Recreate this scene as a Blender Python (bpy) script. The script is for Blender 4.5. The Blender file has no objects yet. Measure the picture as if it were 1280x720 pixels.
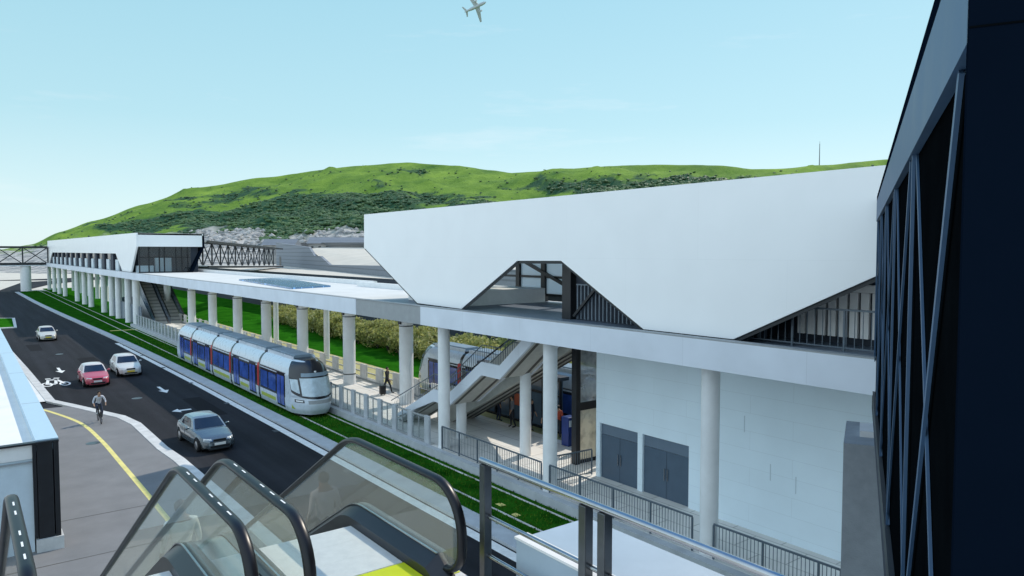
import bpy, bmesh, math, random
from mathutils import Vector, Matrix, noise
random.seed(7)
S = bpy.context.scene
COL = S.collection
PI = math.pi

# ------------------------------------------------------------------ camera
F_PX, CAM_H, HOR, VPX = 900.0, 9.6, 316.0, -50.0
pitch = math.atan((360 - HOR) / F_PX)
yaw = math.atan((640 - VPX) / F_PX * math.cos(pitch))
FW = Vector((math.sin(yaw) * math.cos(pitch), math.cos(yaw) * math.cos(pitch), -math.sin(pitch)))
RT = Vector((math.cos(yaw), -math.sin(yaw), 0))
UP = RT.cross(FW)
CAM = Vector((0, 0, CAM_H))
cd = bpy.data.cameras.new('camera')
cd.sensor_width = 36; cd.lens = 36 * F_PX / 1280
cd.clip_start = 0.05; cd.clip_end = 20000
co = bpy.data.objects.new('camera', cd); COL.objects.link(co)
co.location = CAM
co.rotation_euler = Matrix((RT, UP, -FW)).transposed().to_euler()
S.camera = co

def ray(x, y):
    return FW + RT * ((x - 640) / F_PX) + UP * ((360 - y) / F_PX)
def gz(x, y, z=0.0):
    d = ray(x, y); p = CAM + d * ((z - CAM_H) / d.z); return (p.x, p.y)

# ------------------------------------------------------------------ world and sun
SUN = Vector((1.057, 0.27, 1.0)).normalized()
el = math.asin(SUN.z); az = math.atan2(SUN.x, SUN.y)
W = bpy.data.worlds.new('World'); S.world = W; W.use_nodes = True
nt = W.node_tree; nt.nodes.clear()
out = nt.nodes.new('ShaderNodeOutputWorld'); bg = nt.nodes.new('ShaderNodeBackground')
sky = nt.nodes.new('ShaderNodeTexSky'); sky.sky_type = 'NISHITA'; sky.sun_disc = False
sky.sun_elevation = el; sky.sun_rotation = az
sky.air_density = 1.0; sky.dust_density = 0.6; sky.ozone_density = 1.6; sky.altitude = 0
bg.inputs[1].default_value = 0.12
geo = nt.nodes.new('ShaderNodeTexCoord'); sxyz = nt.nodes.new('ShaderNodeSeparateXYZ'); nt.links.new(geo.outputs['Generated'], sxyz.inputs[0])
rmp = nt.nodes.new('ShaderNodeValToRGB'); nt.links.new(sxyz.outputs['Z'], rmp.inputs[0])
els = rmp.color_ramp.elements
SKYC = [(0.0, (0.74, 0.90, 0.94)), (0.06, (0.66, 0.87, 0.91)), (0.17, (0.47, 0.76, 0.84)), (0.36, (0.36, 0.68, 0.80)), (0.62, (0.13, 0.40, 0.78)), (1.0, (0.06, 0.26, 0.74))]
els[0].position, els[0].color = SKYC[0][0], (*SKYC[0][1], 1); els[1].position, els[1].color = SKYC[-1][0], (*SKYC[-1][1], 1)
for p_, c_ in SKYC[1:-1]:
    e_ = els.new(p_); e_.color = (*c_, 1)
# thin high cirrus wisps: noise over the sky direction
wn = nt.nodes.new('ShaderNodeTexNoise'); wn.inputs['Scale'].default_value = 3.2; wn.inputs['Detail'].default_value = 9; wn.inputs['Roughness'].default_value = 0.6
mp = nt.nodes.new('ShaderNodeMapping'); mp.inputs['Scale'].default_value = (1, 1, 7.0); nt.links.new(geo.outputs['Generated'], mp.inputs[0]); nt.links.new(mp.outputs[0], wn.inputs['Vector'])
wr = nt.nodes.new('ShaderNodeMapRange'); wr.inputs[1].default_value = 0.60; wr.inputs[2].default_value = 0.85; wr.inputs[4].default_value = 0.5; nt.links.new(wn.outputs['Fac'], wr.inputs[0])
wm = nt.nodes.new('ShaderNodeMix'); wm.data_type = 'RGBA'; wm.inputs[7].default_value = (0.86, 0.93, 0.96, 1); nt.links.new(wr.outputs[0], wm.inputs[0]); nt.links.new(rmp.outputs[0], wm.inputs[6])
sc_ = nt.nodes.new('ShaderNodeVectorMath'); sc_.operation = 'SCALE'; sc_.inputs[3].default_value = 7.6; nt.links.new(wm.outputs[2], sc_.inputs[0])
# added fill: sky brightened in the west, behind the camera, for the shaded facade
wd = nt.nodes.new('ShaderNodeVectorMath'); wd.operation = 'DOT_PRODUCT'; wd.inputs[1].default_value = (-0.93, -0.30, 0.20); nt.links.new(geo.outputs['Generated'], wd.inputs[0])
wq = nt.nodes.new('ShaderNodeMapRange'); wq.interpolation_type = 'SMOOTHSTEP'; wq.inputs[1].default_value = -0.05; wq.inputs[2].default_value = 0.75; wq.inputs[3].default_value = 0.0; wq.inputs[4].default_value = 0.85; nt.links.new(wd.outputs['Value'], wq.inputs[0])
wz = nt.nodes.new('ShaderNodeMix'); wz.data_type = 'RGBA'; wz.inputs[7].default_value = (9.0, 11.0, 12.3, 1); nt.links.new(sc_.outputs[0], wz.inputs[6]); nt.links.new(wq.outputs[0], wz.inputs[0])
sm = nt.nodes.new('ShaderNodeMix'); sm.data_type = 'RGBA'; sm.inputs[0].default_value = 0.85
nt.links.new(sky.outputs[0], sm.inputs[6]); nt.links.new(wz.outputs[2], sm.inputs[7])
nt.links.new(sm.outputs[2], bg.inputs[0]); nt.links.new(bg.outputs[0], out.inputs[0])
ld = bpy.data.lights.new('sun', 'SUN'); ld.energy = 3.0; ld.angle = math.radians(0.5); ld.color = (1.0, 0.90, 0.76)
lo = bpy.data.objects.new('sun', ld); COL.objects.link(lo)
lo.rotation_euler = SUN.to_track_quat('Z', 'Y').to_euler(); lo.location = (60, 0, 80)
S.view_settings.view_transform = 'Standard'; S.view_settings.look = 'None'
S.view_settings.gamma = 1; S.view_settings.use_curve_mapping = False
S.view_settings.exposure = 0.25
S.render.engine = 'CYCLES'

# ------------------------------------------------------------------ materials
def mat(name, col, rough=0.6, metal=0.0, var=0.12, scale=2.5, bump=0.0, bscale=40, spec=0.4, coat=0.0, col2=None, detail=4):
    m = bpy.data.materials.new(name); m.use_nodes = True
    n = m.node_tree; b = n.nodes['Principled BSDF']
    b.inputs['Roughness'].default_value = rough; b.inputs['Metallic'].default_value = metal
    b.inputs['Specular IOR Level'].default_value = spec
    if coat: b.inputs['Coat Weight'].default_value = coat; b.inputs['Coat Roughness'].default_value = 0.06
    tc = n.nodes.new('ShaderNodeTexCoord')
    if var or col2:
        no = n.nodes.new('ShaderNodeTexNoise'); no.inputs['Scale'].default_value = scale; no.inputs['Detail'].default_value = detail
        no.inputs['Roughness'].default_value = 0.65
        n.links.new(tc.outputs['Object'], no.inputs['Vector'])
        mx = n.nodes.new('ShaderNodeMix'); mx.data_type = 'RGBA'
        c1 = [max(0, c * (1 - var)) for c in col]; c2 = list(col2) if col2 else [min(1, c * (1 + var)) for c in col]
        mx.inputs[6].default_value = (*c1, 1); mx.inputs[7].default_value = (*c2, 1)
        rp = n.nodes.new('ShaderNodeMapRange'); rp.inputs[1].default_value = 0.3; rp.inputs[2].default_value = 0.7
        n.links.new(no.outputs['Fac'], rp.inputs[0]); n.links.new(rp.outputs[0], mx.inputs[0])
        n.links.new(mx.outputs[2], b.inputs['Base Color'])
        rr = n.nodes.new('ShaderNodeMapRange'); rr.inputs[3].default_value = max(0.02, rough * 0.85); rr.inputs[4].default_value = min(1, rough * 1.15)
        n.links.new(no.outputs['Fac'], rr.inputs[0]); n.links.new(rr.outputs[0], b.inputs['Roughness'])
    else:
        b.inputs['Base Color'].default_value = (*col, 1)
    if bump:
        n2 = n.nodes.new('ShaderNodeTexNoise'); n2.inputs['Scale'].default_value = bscale; n2.inputs['Detail'].default_value = 5
        n.links.new(tc.outputs['Object'], n2.inputs['Vector'])
        bp = n.nodes.new('ShaderNodeBump'); bp.inputs['Strength'].default_value = bump; bp.inputs['Distance'].default_value = 0.02
        n.links.new(n2.outputs['Fac'], bp.inputs['Height']); n.links.new(bp.outputs[0], b.inputs['Normal'])
    return m

def panel_mat(name, col, bw, bh, axis='YZ', joint=0.75, rough=0.5, msize=0.01, var=0.05, shift=0.5, bump=0.0, mott=1.0):
    """cladding panels with real joint lines (brick texture in metres)"""
    m = mat(name, col, rough, var=0)
    n = m.node_tree; b = n.nodes['Principled BSDF']
    tc = n.nodes.new('ShaderNodeTexCoord'); sp = n.nodes.new('ShaderNodeSeparateXYZ'); cb = n.nodes.new('ShaderNodeCombineXYZ')
    n.links.new(tc.outputs['Object'], sp.inputs[0])
    n.links.new(sp.outputs[axis[0]], cb.inputs[0]); n.links.new(sp.outputs[axis[1]], cb.inputs[1])
    br = n.nodes.new('ShaderNodeTexBrick'); br.inputs['Scale'].default_value = 1; br.offset = shift
    br.inputs['Brick Width'].default_value = bw; br.inputs['Row Height'].default_value = bh
    br.inputs['Mortar Size'].default_value = msize; br.inputs['Mortar Smooth'].default_value = 0.1
    br.inputs['Color1'].default_value = (*[c * (1 - var) for c in col], 1); br.inputs['Color2'].default_value = (*[min(1, c * (1 + var)) for c in col], 1)
    br.inputs['Mortar'].default_value = (*[c * joint for c in col], 1)
    n.links.new(cb.outputs[0], br.inputs['Vector'])
    no = n.nodes.new('ShaderNodeTexNoise'); no.inputs['Scale'].default_value = 0.7; no.inputs['Detail'].default_value = 6
    n.links.new(tc.outputs['Object'], no.inputs['Vector'])
    mr = n.nodes.new('ShaderNodeMapRange'); mr.inputs[1].default_value = 0.3; mr.inputs[2].default_value = 0.7
    mr.inputs[3].default_value = 1 - .07 * mott; mr.inputs[4].default_value = 1 + .05 * mott
    n.links.new(no.outputs['Fac'], mr.inputs[0])
    ml = n.nodes.new('ShaderNodeMix'); ml.data_type = 'RGBA'; ml.blend_type = 'MULTIPLY'; ml.inputs[0].default_value = 1
    n.links.new(br.outputs['Color'], ml.inputs[6]); n.links.new(mr.outputs[0], ml.inputs[7])
    n.links.new(ml.outputs[2], b.inputs['Base Color'])
    if bump:
        bp = n.nodes.new('ShaderNodeBump'); bp.inputs['Strength'].default_value = bump; bp.inputs['Distance'].default_value = 0.02; bp.invert = True
        n.links.new(br.outputs['Fac'], bp.inputs['Height']); n.links.new(bp.outputs[0], b.inputs['Normal'])
    return m

def glass_mat(name, tint=(0.8, 0.86, 0.86), milk=0.12, milkcol=(0.75, 0.8, 0.78), ior=1.5, streak=True):
    m = bpy.data.materials.new(name); m.use_nodes = True
    n = m.node_tree; n.nodes.clear()
    o = n.nodes.new('ShaderNodeOutputMaterial'); tr = n.nodes.new('ShaderNodeBsdfTransparent'); tr.inputs[0].default_value = (*tint, 1)
    df = n.nodes.new('ShaderNodeBsdfDiffuse'); df.inputs[0].default_value = (*milkcol, 1)
    gl = n.nodes.new('ShaderNodeBsdfGlossy'); gl.inputs['Roughness'].default_value = 0.02
    fr = n.nodes.new('ShaderNodeFresnel'); fr.inputs[0].default_value = ior
    tl = n.nodes.new('ShaderNodeBsdfTranslucent'); tl.inputs[0].default_value = (*milkcol, 1); m0 = n.nodes.new('ShaderNodeMixShader'); m0.inputs[0].default_value = 0.55
    n.links.new(df.outputs[0], m0.inputs[1]); n.links.new(tl.outputs[0], m0.inputs[2])
    m1 = n.nodes.new('ShaderNodeMixShader'); m2 = n.nodes.new('ShaderNodeMixShader'); m1.inputs[0].default_value = milk
    if streak:
        tc = n.nodes.new('ShaderNodeTexCoord'); no = n.nodes.new('ShaderNodeTexNoise'); no.inputs['Scale'].default_value = 2.2; no.inputs['Detail'].default_value = 6
        n.links.new(tc.outputs['Object'], no.inputs['Vector'])
        mr = n.nodes.new('ShaderNodeMapRange'); mr.inputs[1].default_value = 0.3; mr.inputs[2].default_value = 0.7; mr.inputs[3].default_value = milk * 0.6; mr.inputs[4].default_value = milk * 1.5
        n.links.new(no.outputs['Fac'], mr.inputs[0]); n.links.new(mr.outputs[0], m1.inputs[0])
    n.links.new(tr.outputs[0], m1.inputs[1]); n.links.new(m0.outputs[0], m1.inputs[2])
    ge = n.nodes.new('ShaderNodeNewGeometry'); iv = n.nodes.new('ShaderNodeMath'); iv.operation = 'SUBTRACT'; iv.inputs[0].default_value = 1; n.links.new(ge.outputs['Backfacing'], iv.inputs[1])
    mu = n.nodes.new('ShaderNodeMath'); mu.operation = 'MULTIPLY'; n.links.new(fr.outputs[0], mu.inputs[0]); n.links.new(iv.outputs[0], mu.inputs[1])
    n.links.new(mu.outputs[0], m2.inputs[0]); n.links.new(m1.outputs[0], m2.inputs[1]); n.links.new(gl.outputs[0], m2.inputs[2])
    n.links.new(m2.outputs[0], o.inputs[0])
    return m

M = {}
M['shell'] = panel_mat('white_cladding', (0.88, 0.89, 0.89), 6.0, 2.4, 'YZ', joint=0.95, rough=0.4, msize=0.006, var=0.004, mott=.25)
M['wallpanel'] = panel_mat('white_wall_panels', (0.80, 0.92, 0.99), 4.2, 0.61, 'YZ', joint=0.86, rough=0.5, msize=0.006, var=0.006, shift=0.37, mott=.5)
M['concrete'] = mat('pale_concrete', (0.58, 0.59, 0.60), 0.75, var=0.10, scale=1.2, bump=0.15)
M['fascia'] = panel_mat('fascia_concrete', (0.66, 0.71, 0.78), 4.0, 3.0, 'YZ', joint=0.86, rough=0.55, msize=0.008, var=0.03)
M['fascia_dark'] = mat('grey_fascia', (0.30, 0.32, 0.33), 0.6, var=0.08)
M['column'] = mat('column_concrete', (0.74, 0.76, 0.77), 0.6, var=0.06, scale=1.5, bump=0.1)
M['deck'] = mat('deck_screed', (0.62, 0.62, 0.60), 0.7, var=0.08, scale=0.5)
M['platform'] = panel_mat('platform_paving', (0.74, 0.73, 0.71), 1.8, 1.2, 'YX', joint=0.6, rough=0.7, msize=0.02, var=0.05)
M['asphalt'] = mat('asphalt', (0.019, 0.020, 0.024), 0.9, var=0.28, scale=0.35, bump=0.5, bscale=60, detail=8, spec=.15)
M['path'] = mat('grey_path_paving', (0.19, 0.19, 0.192), 0.85, var=0.14, scale=0.6, bump=0.4, bscale=50, detail=8)
M['kerb'] = mat('kerb_stone', (0.56, 0.56, 0.545), 0.75, var=0.16, scale=1.6, bump=0.25)
M['paint'] = mat('road_paint', (0.74, 0.74, 0.72), 0.7, var=0.16, scale=4)
M['ypaint'] = mat('yellow_paint', (0.72, 0.63, 0.22), 0.7, var=0.14, scale=3)
M['strip'] = mat('kerb_strip_paving', (0.42, 0.45, 0.48), 0.7, var=0.12, scale=1.5, bump=0.2)
M['white'] = mat('white_paint', (0.78, 0.78, 0.77), 0.5, var=0.05)
M['offwhite'] = mat('roof_membrane', (0.74, 0.73, 0.70), 0.7, var=0.06, scale=0.8)
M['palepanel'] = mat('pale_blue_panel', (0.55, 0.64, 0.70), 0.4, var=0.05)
M['black'] = mat('black_metal', (0.012, 0.014, 0.018), 0.4, var=0.2)
M['rubber'] = mat('black_rubber', (0.007, 0.007, 0.009), 0.34, var=0.2, spec=0.35)
M['skirt'] = mat('black_skirt_panel', (0.012, 0.013, 0.018), 0.32, var=0.2, spec=0.5)
M['navy'] = mat('navy_cladding', (0.003, 0.0065, 0.014), 0.5, var=0.12, scale=0.6, spec=0.0)
M['darkscreen'] = mat('dark_screen', (0.003, 0.004, 0.005), 0.6, var=0.2, spec=0.0)
M['trussblue'] = mat('painted_truss_steel', (0.050, 0.105, 0.19), 0.5, var=0.10, scale=2)
M['blacksteel'] = mat('dark_painted_steel', (0.022, 0.026, 0.030), 0.5, var=0.2)
M['steel'] = mat('brushed_steel', (0.42, 0.43, 0.45), 0.24, metal=1.0, var=0.08, scale=6)
M['darksteel'] = mat('dark_steel', (0.10, 0.11, 0.12), 0.30, metal=0.8, var=0.15, scale=5)
M['alu'] = mat('step_aluminium', (0.68, 0.67, 0.65), 0.55, metal=0.15, var=0.06, scale=9)
M['yellow'] = mat('safety_yellow', (0.62, 0.66, 0.01), 0.5, var=0.08)
M['railpaint'] = mat('grey_railing_paint', (0.10, 0.13, 0.16), 0.45, var=0.12)
M['door'] = mat('blue_grey_door', (0.085, 0.125, 0.175), 0.42, var=0.06)
M['louvre'] = mat('transom_panel', (0.14, 0.19, 0.25), 0.42, var=0.06)
M['bal_glass'] = glass_mat('balustrade_glass', (0.93, 0.96, 0.93), 0.09, (0.88, 0.90, 0.84), ior=1.33, streak=False)
M['clear'] = glass_mat('clear_glass', (0.92, 0.95, 0.96), 0.05, (0.6, 0.7, 0.75), streak=False)
M['frost'] = glass_mat('frosted_glass', (0.5, 0.5, 0.5), 0.9, (0.62, 0.74, 0.84), streak=False)
M['darkglass'] = mat('dark_glazing', (0.012, 0.018, 0.028), 0.06, var=0.0, spec=0.8)
M['carglass'] = mat('car_glass', (0.012, 0.018, 0.030), 0.05, var=0.0, spec=0.9)
M['sideglass'] = mat('blue_grey_glass', (0.07, 0.11, 0.16), 0.12, var=0.1, spec=.7)
M['solar'] = panel_mat('blue_roof_glazing', (0.10, 0.22, 0.38), 1.0, 1.6, 'XY', joint=2.2, rough=0.12, msize=0.04, var=0.15, shift=0)
M['stone'] = panel_mat('grey_stone_courses', (0.20, 0.225, 0.26), 40.0, 0.62, 'YZ', joint=0.6, rough=0.8, msize=0.06, var=0.10)
M['sand'] = mat('sandy_paving', (0.56, 0.52, 0.45), 0.85, var=0.10, scale=0.2)
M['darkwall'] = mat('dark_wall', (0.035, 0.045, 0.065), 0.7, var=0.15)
M['soffit'] = mat('stair_soffit', (0.50, 0.50, 0.46), 0.7, var=0.10)
M['brown'] = mat('brown_soffit_strip', (0.085, 0.08, 0.07), 0.6, var=0.1)
M['bluesign'] = mat('blue_panel', (0.02, 0.045, 0.20), 0.4, var=0.1)

def grass_mat(name, c1, c2, scale=1.5):
    m = mat(name, c1, 0.9, var=0.35, scale=scale, col2=c2, bump=0.8, bscale=25, spec=0.0, detail=9)
    return m
M['turf'] = grass_mat('track_turf', (0.007, 0.062, 0.005), (0.024, 0.125, 0.010), 0.9)
M['lawn'] = grass_mat('lawn', (0.012, 0.105, 0.006), (0.030, 0.165, 0.010), 0.5)
M['field'] = grass_mat('field', (0.10, 0.14, 0.05), (0.30, 0.27, 0.20), 0.02)

def leaf_mat(name, ca, cb, scale=0.8, trans=0.0):
    m = mat(name, ca, 0.65, var=0.3, scale=scale, col2=cb, spec=0.3, detail=6)
    if trans:
        n = m.node_tree; b = n.nodes['Principled BSDF']; o = [q for q in n.nodes if q.type == 'OUTPUT_MATERIAL'][0]
        t = n.nodes.new('ShaderNodeBsdfTranslucent'); n.links.new(b.inputs['Base Color'].links[0].from_socket, t.inputs[0])
        x = n.nodes.new('ShaderNodeMixShader'); x.inputs[0].default_value = trans; n.links.new(b.outputs[0], x.inputs[1]); n.links.new(t.outputs[0], x.inputs[2]); n.links.new(x.outputs[0], o.inputs[0])
    return m
M['hedgeleaf'] = leaf_mat('hedge_leaves', (0.15, 0.20, 0.035), (0.58, 0.57, 0.20), 1.6, 0.5)
M['hedgecore'] = mat('hedge_inner_leaves', (0.02, 0.035, 0.010), 0.9, var=0.3)
M['scrub'] = leaf_mat('hill_scrub', (0.042, 0.098, 0.048), (0.10, 0.17, 0.060), 0.03)

# ------------------------------------------------------------------ mesh builder
def V3(p): return Vector(p)
class MB:
    def __init__(s): s.v = []; s.f = []; s.mi = []
    def face(s, pts, m=0):
        i = len(s.v); s.v += [tuple(p) for p in pts]; s.f.append(tuple(range(i, i + len(pts)))); s.mi.append(m)
    def raw(s, vs, fs, m=0):
        i = len(s.v); s.v += [tuple(p) for p in vs]
        for f in fs: s.f.append(tuple(i + k for k in f)); s.mi.append(m)
    def obb(s, c, a, b, d, m=0):
        c, a, b, d = map(V3, (c, a, b, d))
        vs = [c + a * x + b * y + d * z for z in (-1, 1) for y in (-1, 1) for x in (-1, 1)]
        s.raw(vs, [(0, 2, 3, 1), (4, 5, 7, 6), (0, 1, 5, 4), (2, 6, 7, 3), (0, 4, 6, 2), (1, 3, 7, 5)], m)
    def box(s, x0, y0, z0, x1, y1, z1, m=0):
        s.obb(((x0 + x1) / 2, (y0 + y1) / 2, (z0 + z1) / 2), ((x1 - x0) / 2, 0, 0), (0, (y1 - y0) / 2, 0), (0, 0, (z1 - z0) / 2), m)
    def beam(s, p, q, w, h, up=(0, 0, 1), m=0):
        p, q, up = V3(p), V3(q), V3(up); d = q - p; L = d.length
        if L < 1e-6: return
        d /= L; si = d.cross(up)
        if si.length < 1e-4: si = d.cross(Vector((0, 1, 0)))
        si.normalize(); u = si.cross(d)
        s.obb((p + q) / 2, d * L / 2, si * w / 2, u * h / 2, m)
    def prism(s, poly, vec, m=0):
        vec = V3(vec); n = len(poly); a = [V3(p) for p in poly]; b = [p + vec for p in a]
        s.raw(a + b, [tuple(range(n))[::-1], tuple(range(n, 2 * n))] + [(i, (i + 1) % n, n + (i + 1) % n, n + i) for i in range(n)], m)
    def tube(s, pts, r, n=8, m=0, closed=False, sx=1.0):
        pts = [V3(p) for p in pts]; k = len(pts); vs = []; prev = None
        for i, p in enumerate(pts):
            if closed: d = pts[(i + 1) % k] - pts[i - 1]
            else: d = pts[min(i + 1, k - 1)] - pts[max(i - 1, 0)]
            d.normalize()
            if prev is None:
                a = d.cross(Vector((0, 0, 1)))
                if a.length < 0.05: a = d.cross(Vector((0, 1, 0)))
            else: a = prev - d * prev.dot(d)
            a.normalize(); prev = a; b = d.cross(a)
            rr = r[i] if isinstance(r, (list, tuple)) else r
            vs += [p + a * (math.cos(2 * PI * j / n) * rr * sx) + b * (math.sin(2 * PI * j / n) * rr) for j in range(n)]
        fs = []
        for i in range(k if closed else k - 1):
            i2 = (i + 1) % k
            fs += [(i * n + j, i * n + (j + 1) % n, i2 * n + (j + 1) % n, i2 * n + j) for j in range(n)]
        if not closed: fs += [tuple(range(n))[::-1], tuple((k - 1) * n + j for j in range(n))]
        s.raw(vs, fs, m)
    def lathe(s, prof, c, n=20, axis='Z', m=0):
        c = V3(c); vs = []; k = len(prof)
        for r, h in prof:
            for j in range(n):
                t = 2 * PI * j / n
                if axis == 'Z': vs.append(c + Vector((r * math.cos(t), r * math.sin(t), h)))
                else: vs.append(c + Vector((h, r * math.cos(t), r * math.sin(t))))
        fs = [(i * n + j, i * n + (j + 1) % n, (i + 1) * n + (j + 1) % n, (i + 1) * n + j) for i in range(k - 1) for j in range(n)]
        fs += [tuple(range(n))[::-1], tuple((k - 1) * n + j for j in range(n))]
        s.raw(vs, fs, m)
    def grid(s, fn, nu, nv, m=0):
        vs = [fn(i / nu, j / nv) for j in range(nv + 1) for i in range(nu + 1)]
        fs = [(j * (nu + 1) + i, j * (nu + 1) + i + 1, (j + 1) * (nu + 1) + i + 1, (j + 1) * (nu + 1) + i) for j in range(nv) for i in range(nu)]
        s.raw(vs, fs, m)
    def ell(s, c, r, nu=10, nv=8, m=0):
        c = V3(c); vs = [c + Vector((0, 0, -r[2]))]
        for j in range(1, nv):
            t = PI * j / nv - PI / 2
            for i in range(nu):
                a = 2 * PI * i / nu
                vs.append(c + Vector((r[0] * math.cos(t) * math.cos(a), r[1] * math.cos(t) * math.sin(a), r[2] * math.sin(t))))
        vs.append(c + Vector((0, 0, r[2]))); fs = []
        for i in range(nu): fs.append((0, 1 + (i + 1) % nu, 1 + i))
        for j in range(nv - 2):
            for i in range(nu):
                a = 1 + j * nu + i; b = 1 + j * nu + (i + 1) % nu
                fs.append((a, b, b + nu, a + nu))
        e = len(vs) - 1
        for i in range(nu): fs.append((e, e - nu + i, e - nu + (i + 1) % nu))
        s.raw(vs, fs, m)
    def build(s, name, mats, parent=None, smooth=None, bevel=0, recalc=True, origin=None):
        off = Vector((0, 0, 0)); p = parent
        while p is not None: off += p.location; p = p.parent
        if origin is not None and parent is None: off = V3(origin)
        me = bpy.data.meshes.new(name)
        me.from_pydata([tuple(V3(v) - off) for v in s.v], [], s.f)
        if not isinstance(mats, (list, tuple)): mats = [mats]
        for mm in mats: me.materials.append(mm)
        if len(mats) > 1: me.polygons.foreach_set('material_index', s.mi)
        if recalc or bevel:
            bm = bmesh.new(); bm.from_mesh(me)
            if recalc: bmesh.ops.recalc_face_normals(bm, faces=bm.faces)
            bm.to_mesh(me); bm.free()
        if smooth is not None:
            me.polygons.foreach_set('use_smooth', [True] * len(me.polygons))
            me.set_sharp_from_angle(angle=math.radians(smooth))
        me.update()
        o = bpy.data.objects.new(name, me); COL.objects.link(o)
        if parent is not None: o.parent = parent
        elif origin is not None: o.location = off
        if bevel:
            md = o.modifiers.new('bevel', 'BEVEL'); md.width = bevel; md.segments = 2; md.limit_method = 'ANGLE'
        return o

def tag(o, label=None, cat=None, group=None, kind=None):
    if label: o['label'] = label
    if cat: o['category'] = cat
    if group: o['group'] = group
    if kind: o['kind'] = kind
    return o
def empty(name, loc, label, cat, group=None, rz=0):
    o = bpy.data.objects.new(name, None); COL.objects.link(o); o.location = loc; o.rotation_euler.z = rz
    o.empty_display_size = 0.3
    return tag(o, label, cat, group)
def copy_tree(o, parent=None):
    c = o.copy(); COL.objects.link(c); c.parent = parent
    for ch in o.children: copy_tree(ch, c)
    return c
def structure(mb, name, m, **k):
    return tag(mb.build(name, m, **k), kind='structure')
def sheet(pts, z):
    b = MB(); b.face([(p[0], p[1], z) for p in pts]); return b
def ribbon(line, w, z, side=0.0, zt=None):
    """flat or kerb strip along a polyline; side -0.5..0.5 shifts it"""
    b = MB(); L = []; R = []
    P = [Vector((p[0], p[1], 0)) for p in line]
    for i, p in enumerate(P):
        d = (P[min(i + 1, len(P) - 1)] - P[max(i - 1, 0)]).normalized(); nn = Vector((d.y, -d.x, 0))
        L.append(p + nn * w * (side - 0.5)); R.append(p + nn * w * (side + 0.5))
    for i in range(len(P) - 1):
        q = [L[i], R[i], R[i + 1], L[i + 1]]
        if zt is None: b.face([(v.x, v.y, z) for v in q])
        else:
            a = [(v.x, v.y, z) for v in q]; t = [(v.x, v.y, zt) for v in q]
            b.face(t); b.face([a[0], a[3], t[3], t[0]]); b.face([a[1], t[1], t[2], a[2]])
            if i == 0: b.face([a[0], t[0], t[1], a[1]])
            if i == len(P) - 2: b.face([a[3], a[2], t[2], t[3]])
    return b
def smooth_line(pts, n=6):
    o = []; P = [Vector((p[0], p[1], 0)) for p in pts]
    for i in range(len(P) - 1):
        p0 = P[max(i - 1, 0)]; p1 = P[i]; p2 = P[i + 1]; p3 = P[min(i + 2, len(P) - 1)]
        for k in range(n):
            t = k / n
            o.append(0.5 * ((2 * p1) + (p2 - p0) * t + (2 * p0 - 5 * p1 + 4 * p2 - p3) * t * t + (3 * p1 - p0 - 3 * p2 + p3) * t ** 3))
    o.append(P[-1]); return [(v.x, v.y) for v in o]

# ================================================================== SETTING
structure(sheet([(-4000, -3000), (6000, -3000), (6000, 6000), (-4000, 6000)], -0.08), 'ground', M['sand'])
road_l = [(2.0, -40), (2.0, 60), (2.2, 130), (4.5, 190), (8.0, 228), (16, 285)]
road_r = [(60, 330), (40, 300), (22, 262), (13.5, 225), (11.6, 200), (12.0, 160), (13.9, 110), (14.0, 40), (14.0, -40)]
n = M['asphalt'].node_tree; bb = n.nodes['Principled BSDF']
tc = n.nodes.new('ShaderNodeTexCoord'); mp = n.nodes.new('ShaderNodeMapping'); mp.inputs['Scale'].default_value = (1.6, .045, 1); n.links.new(tc.outputs['Object'], mp.inputs[0])
w1 = n.nodes.new('ShaderNodeTexNoise'); w1.inputs['Scale'].default_value = 1; w1.inputs['Detail'].default_value = 4; n.links.new(mp.outputs[0], w1.inputs['Vector'])
w2 = n.nodes.new('ShaderNodeMapRange'); w2.inputs[1].default_value = .35; w2.inputs[2].default_value = .65; w2.inputs[3].default_value = .78; w2.inputs[4].default_value = 1.25; n.links.new(w1.outputs['Fac'], w2.inputs[0])
w3 = n.nodes.new('ShaderNodeMix'); w3.data_type = 'RGBA'; w3.blend_type = 'MULTIPLY'; w3.inputs[0].default_value = 1
n.links.new(bb.inputs['Base Color'].links[0].from_socket, w3.inputs[6]); n.links.new(w2.outputs[0], w3.inputs[7]); n.links.new(w3.outputs[2], bb.inputs['Base Color'])
structure(sheet(road_l + road_r, 0.0), 'road', M['asphalt'])
M['patch'] = mat('asphalt_patch', (0.013, 0.013, 0.015), .92, var=.2, scale=2, spec=.1)
for q in ([(8.2, 71), (9.6, 71.3), (9.5, 76), (8.1, 75.6)], [(11.2, 44), (12.4, 44), (12.4, 50.5), (11.3, 50.4)], [(5.2, 84), (6.2, 84), (6.3, 90), (5.1, 90)], [(8.6, 24), (9.4, 24), (9.4, 33), (8.6, 33)]):
    structure(sheet(q, 0.0035), 'road_patch', M['patch'])
b = MB()
for y in range(20, 100, 9):
    b = MB(); b.box(13.1, y, .001, 13.38, y + .5, .008); structure(b, 'drain_grate', M['blacksteel'])
structure(sheet([(5, 306), (60, 292), (150, 330), (150, 352), (40, 325)], 0.004), 'side_road', M['asphalt'])
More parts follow.
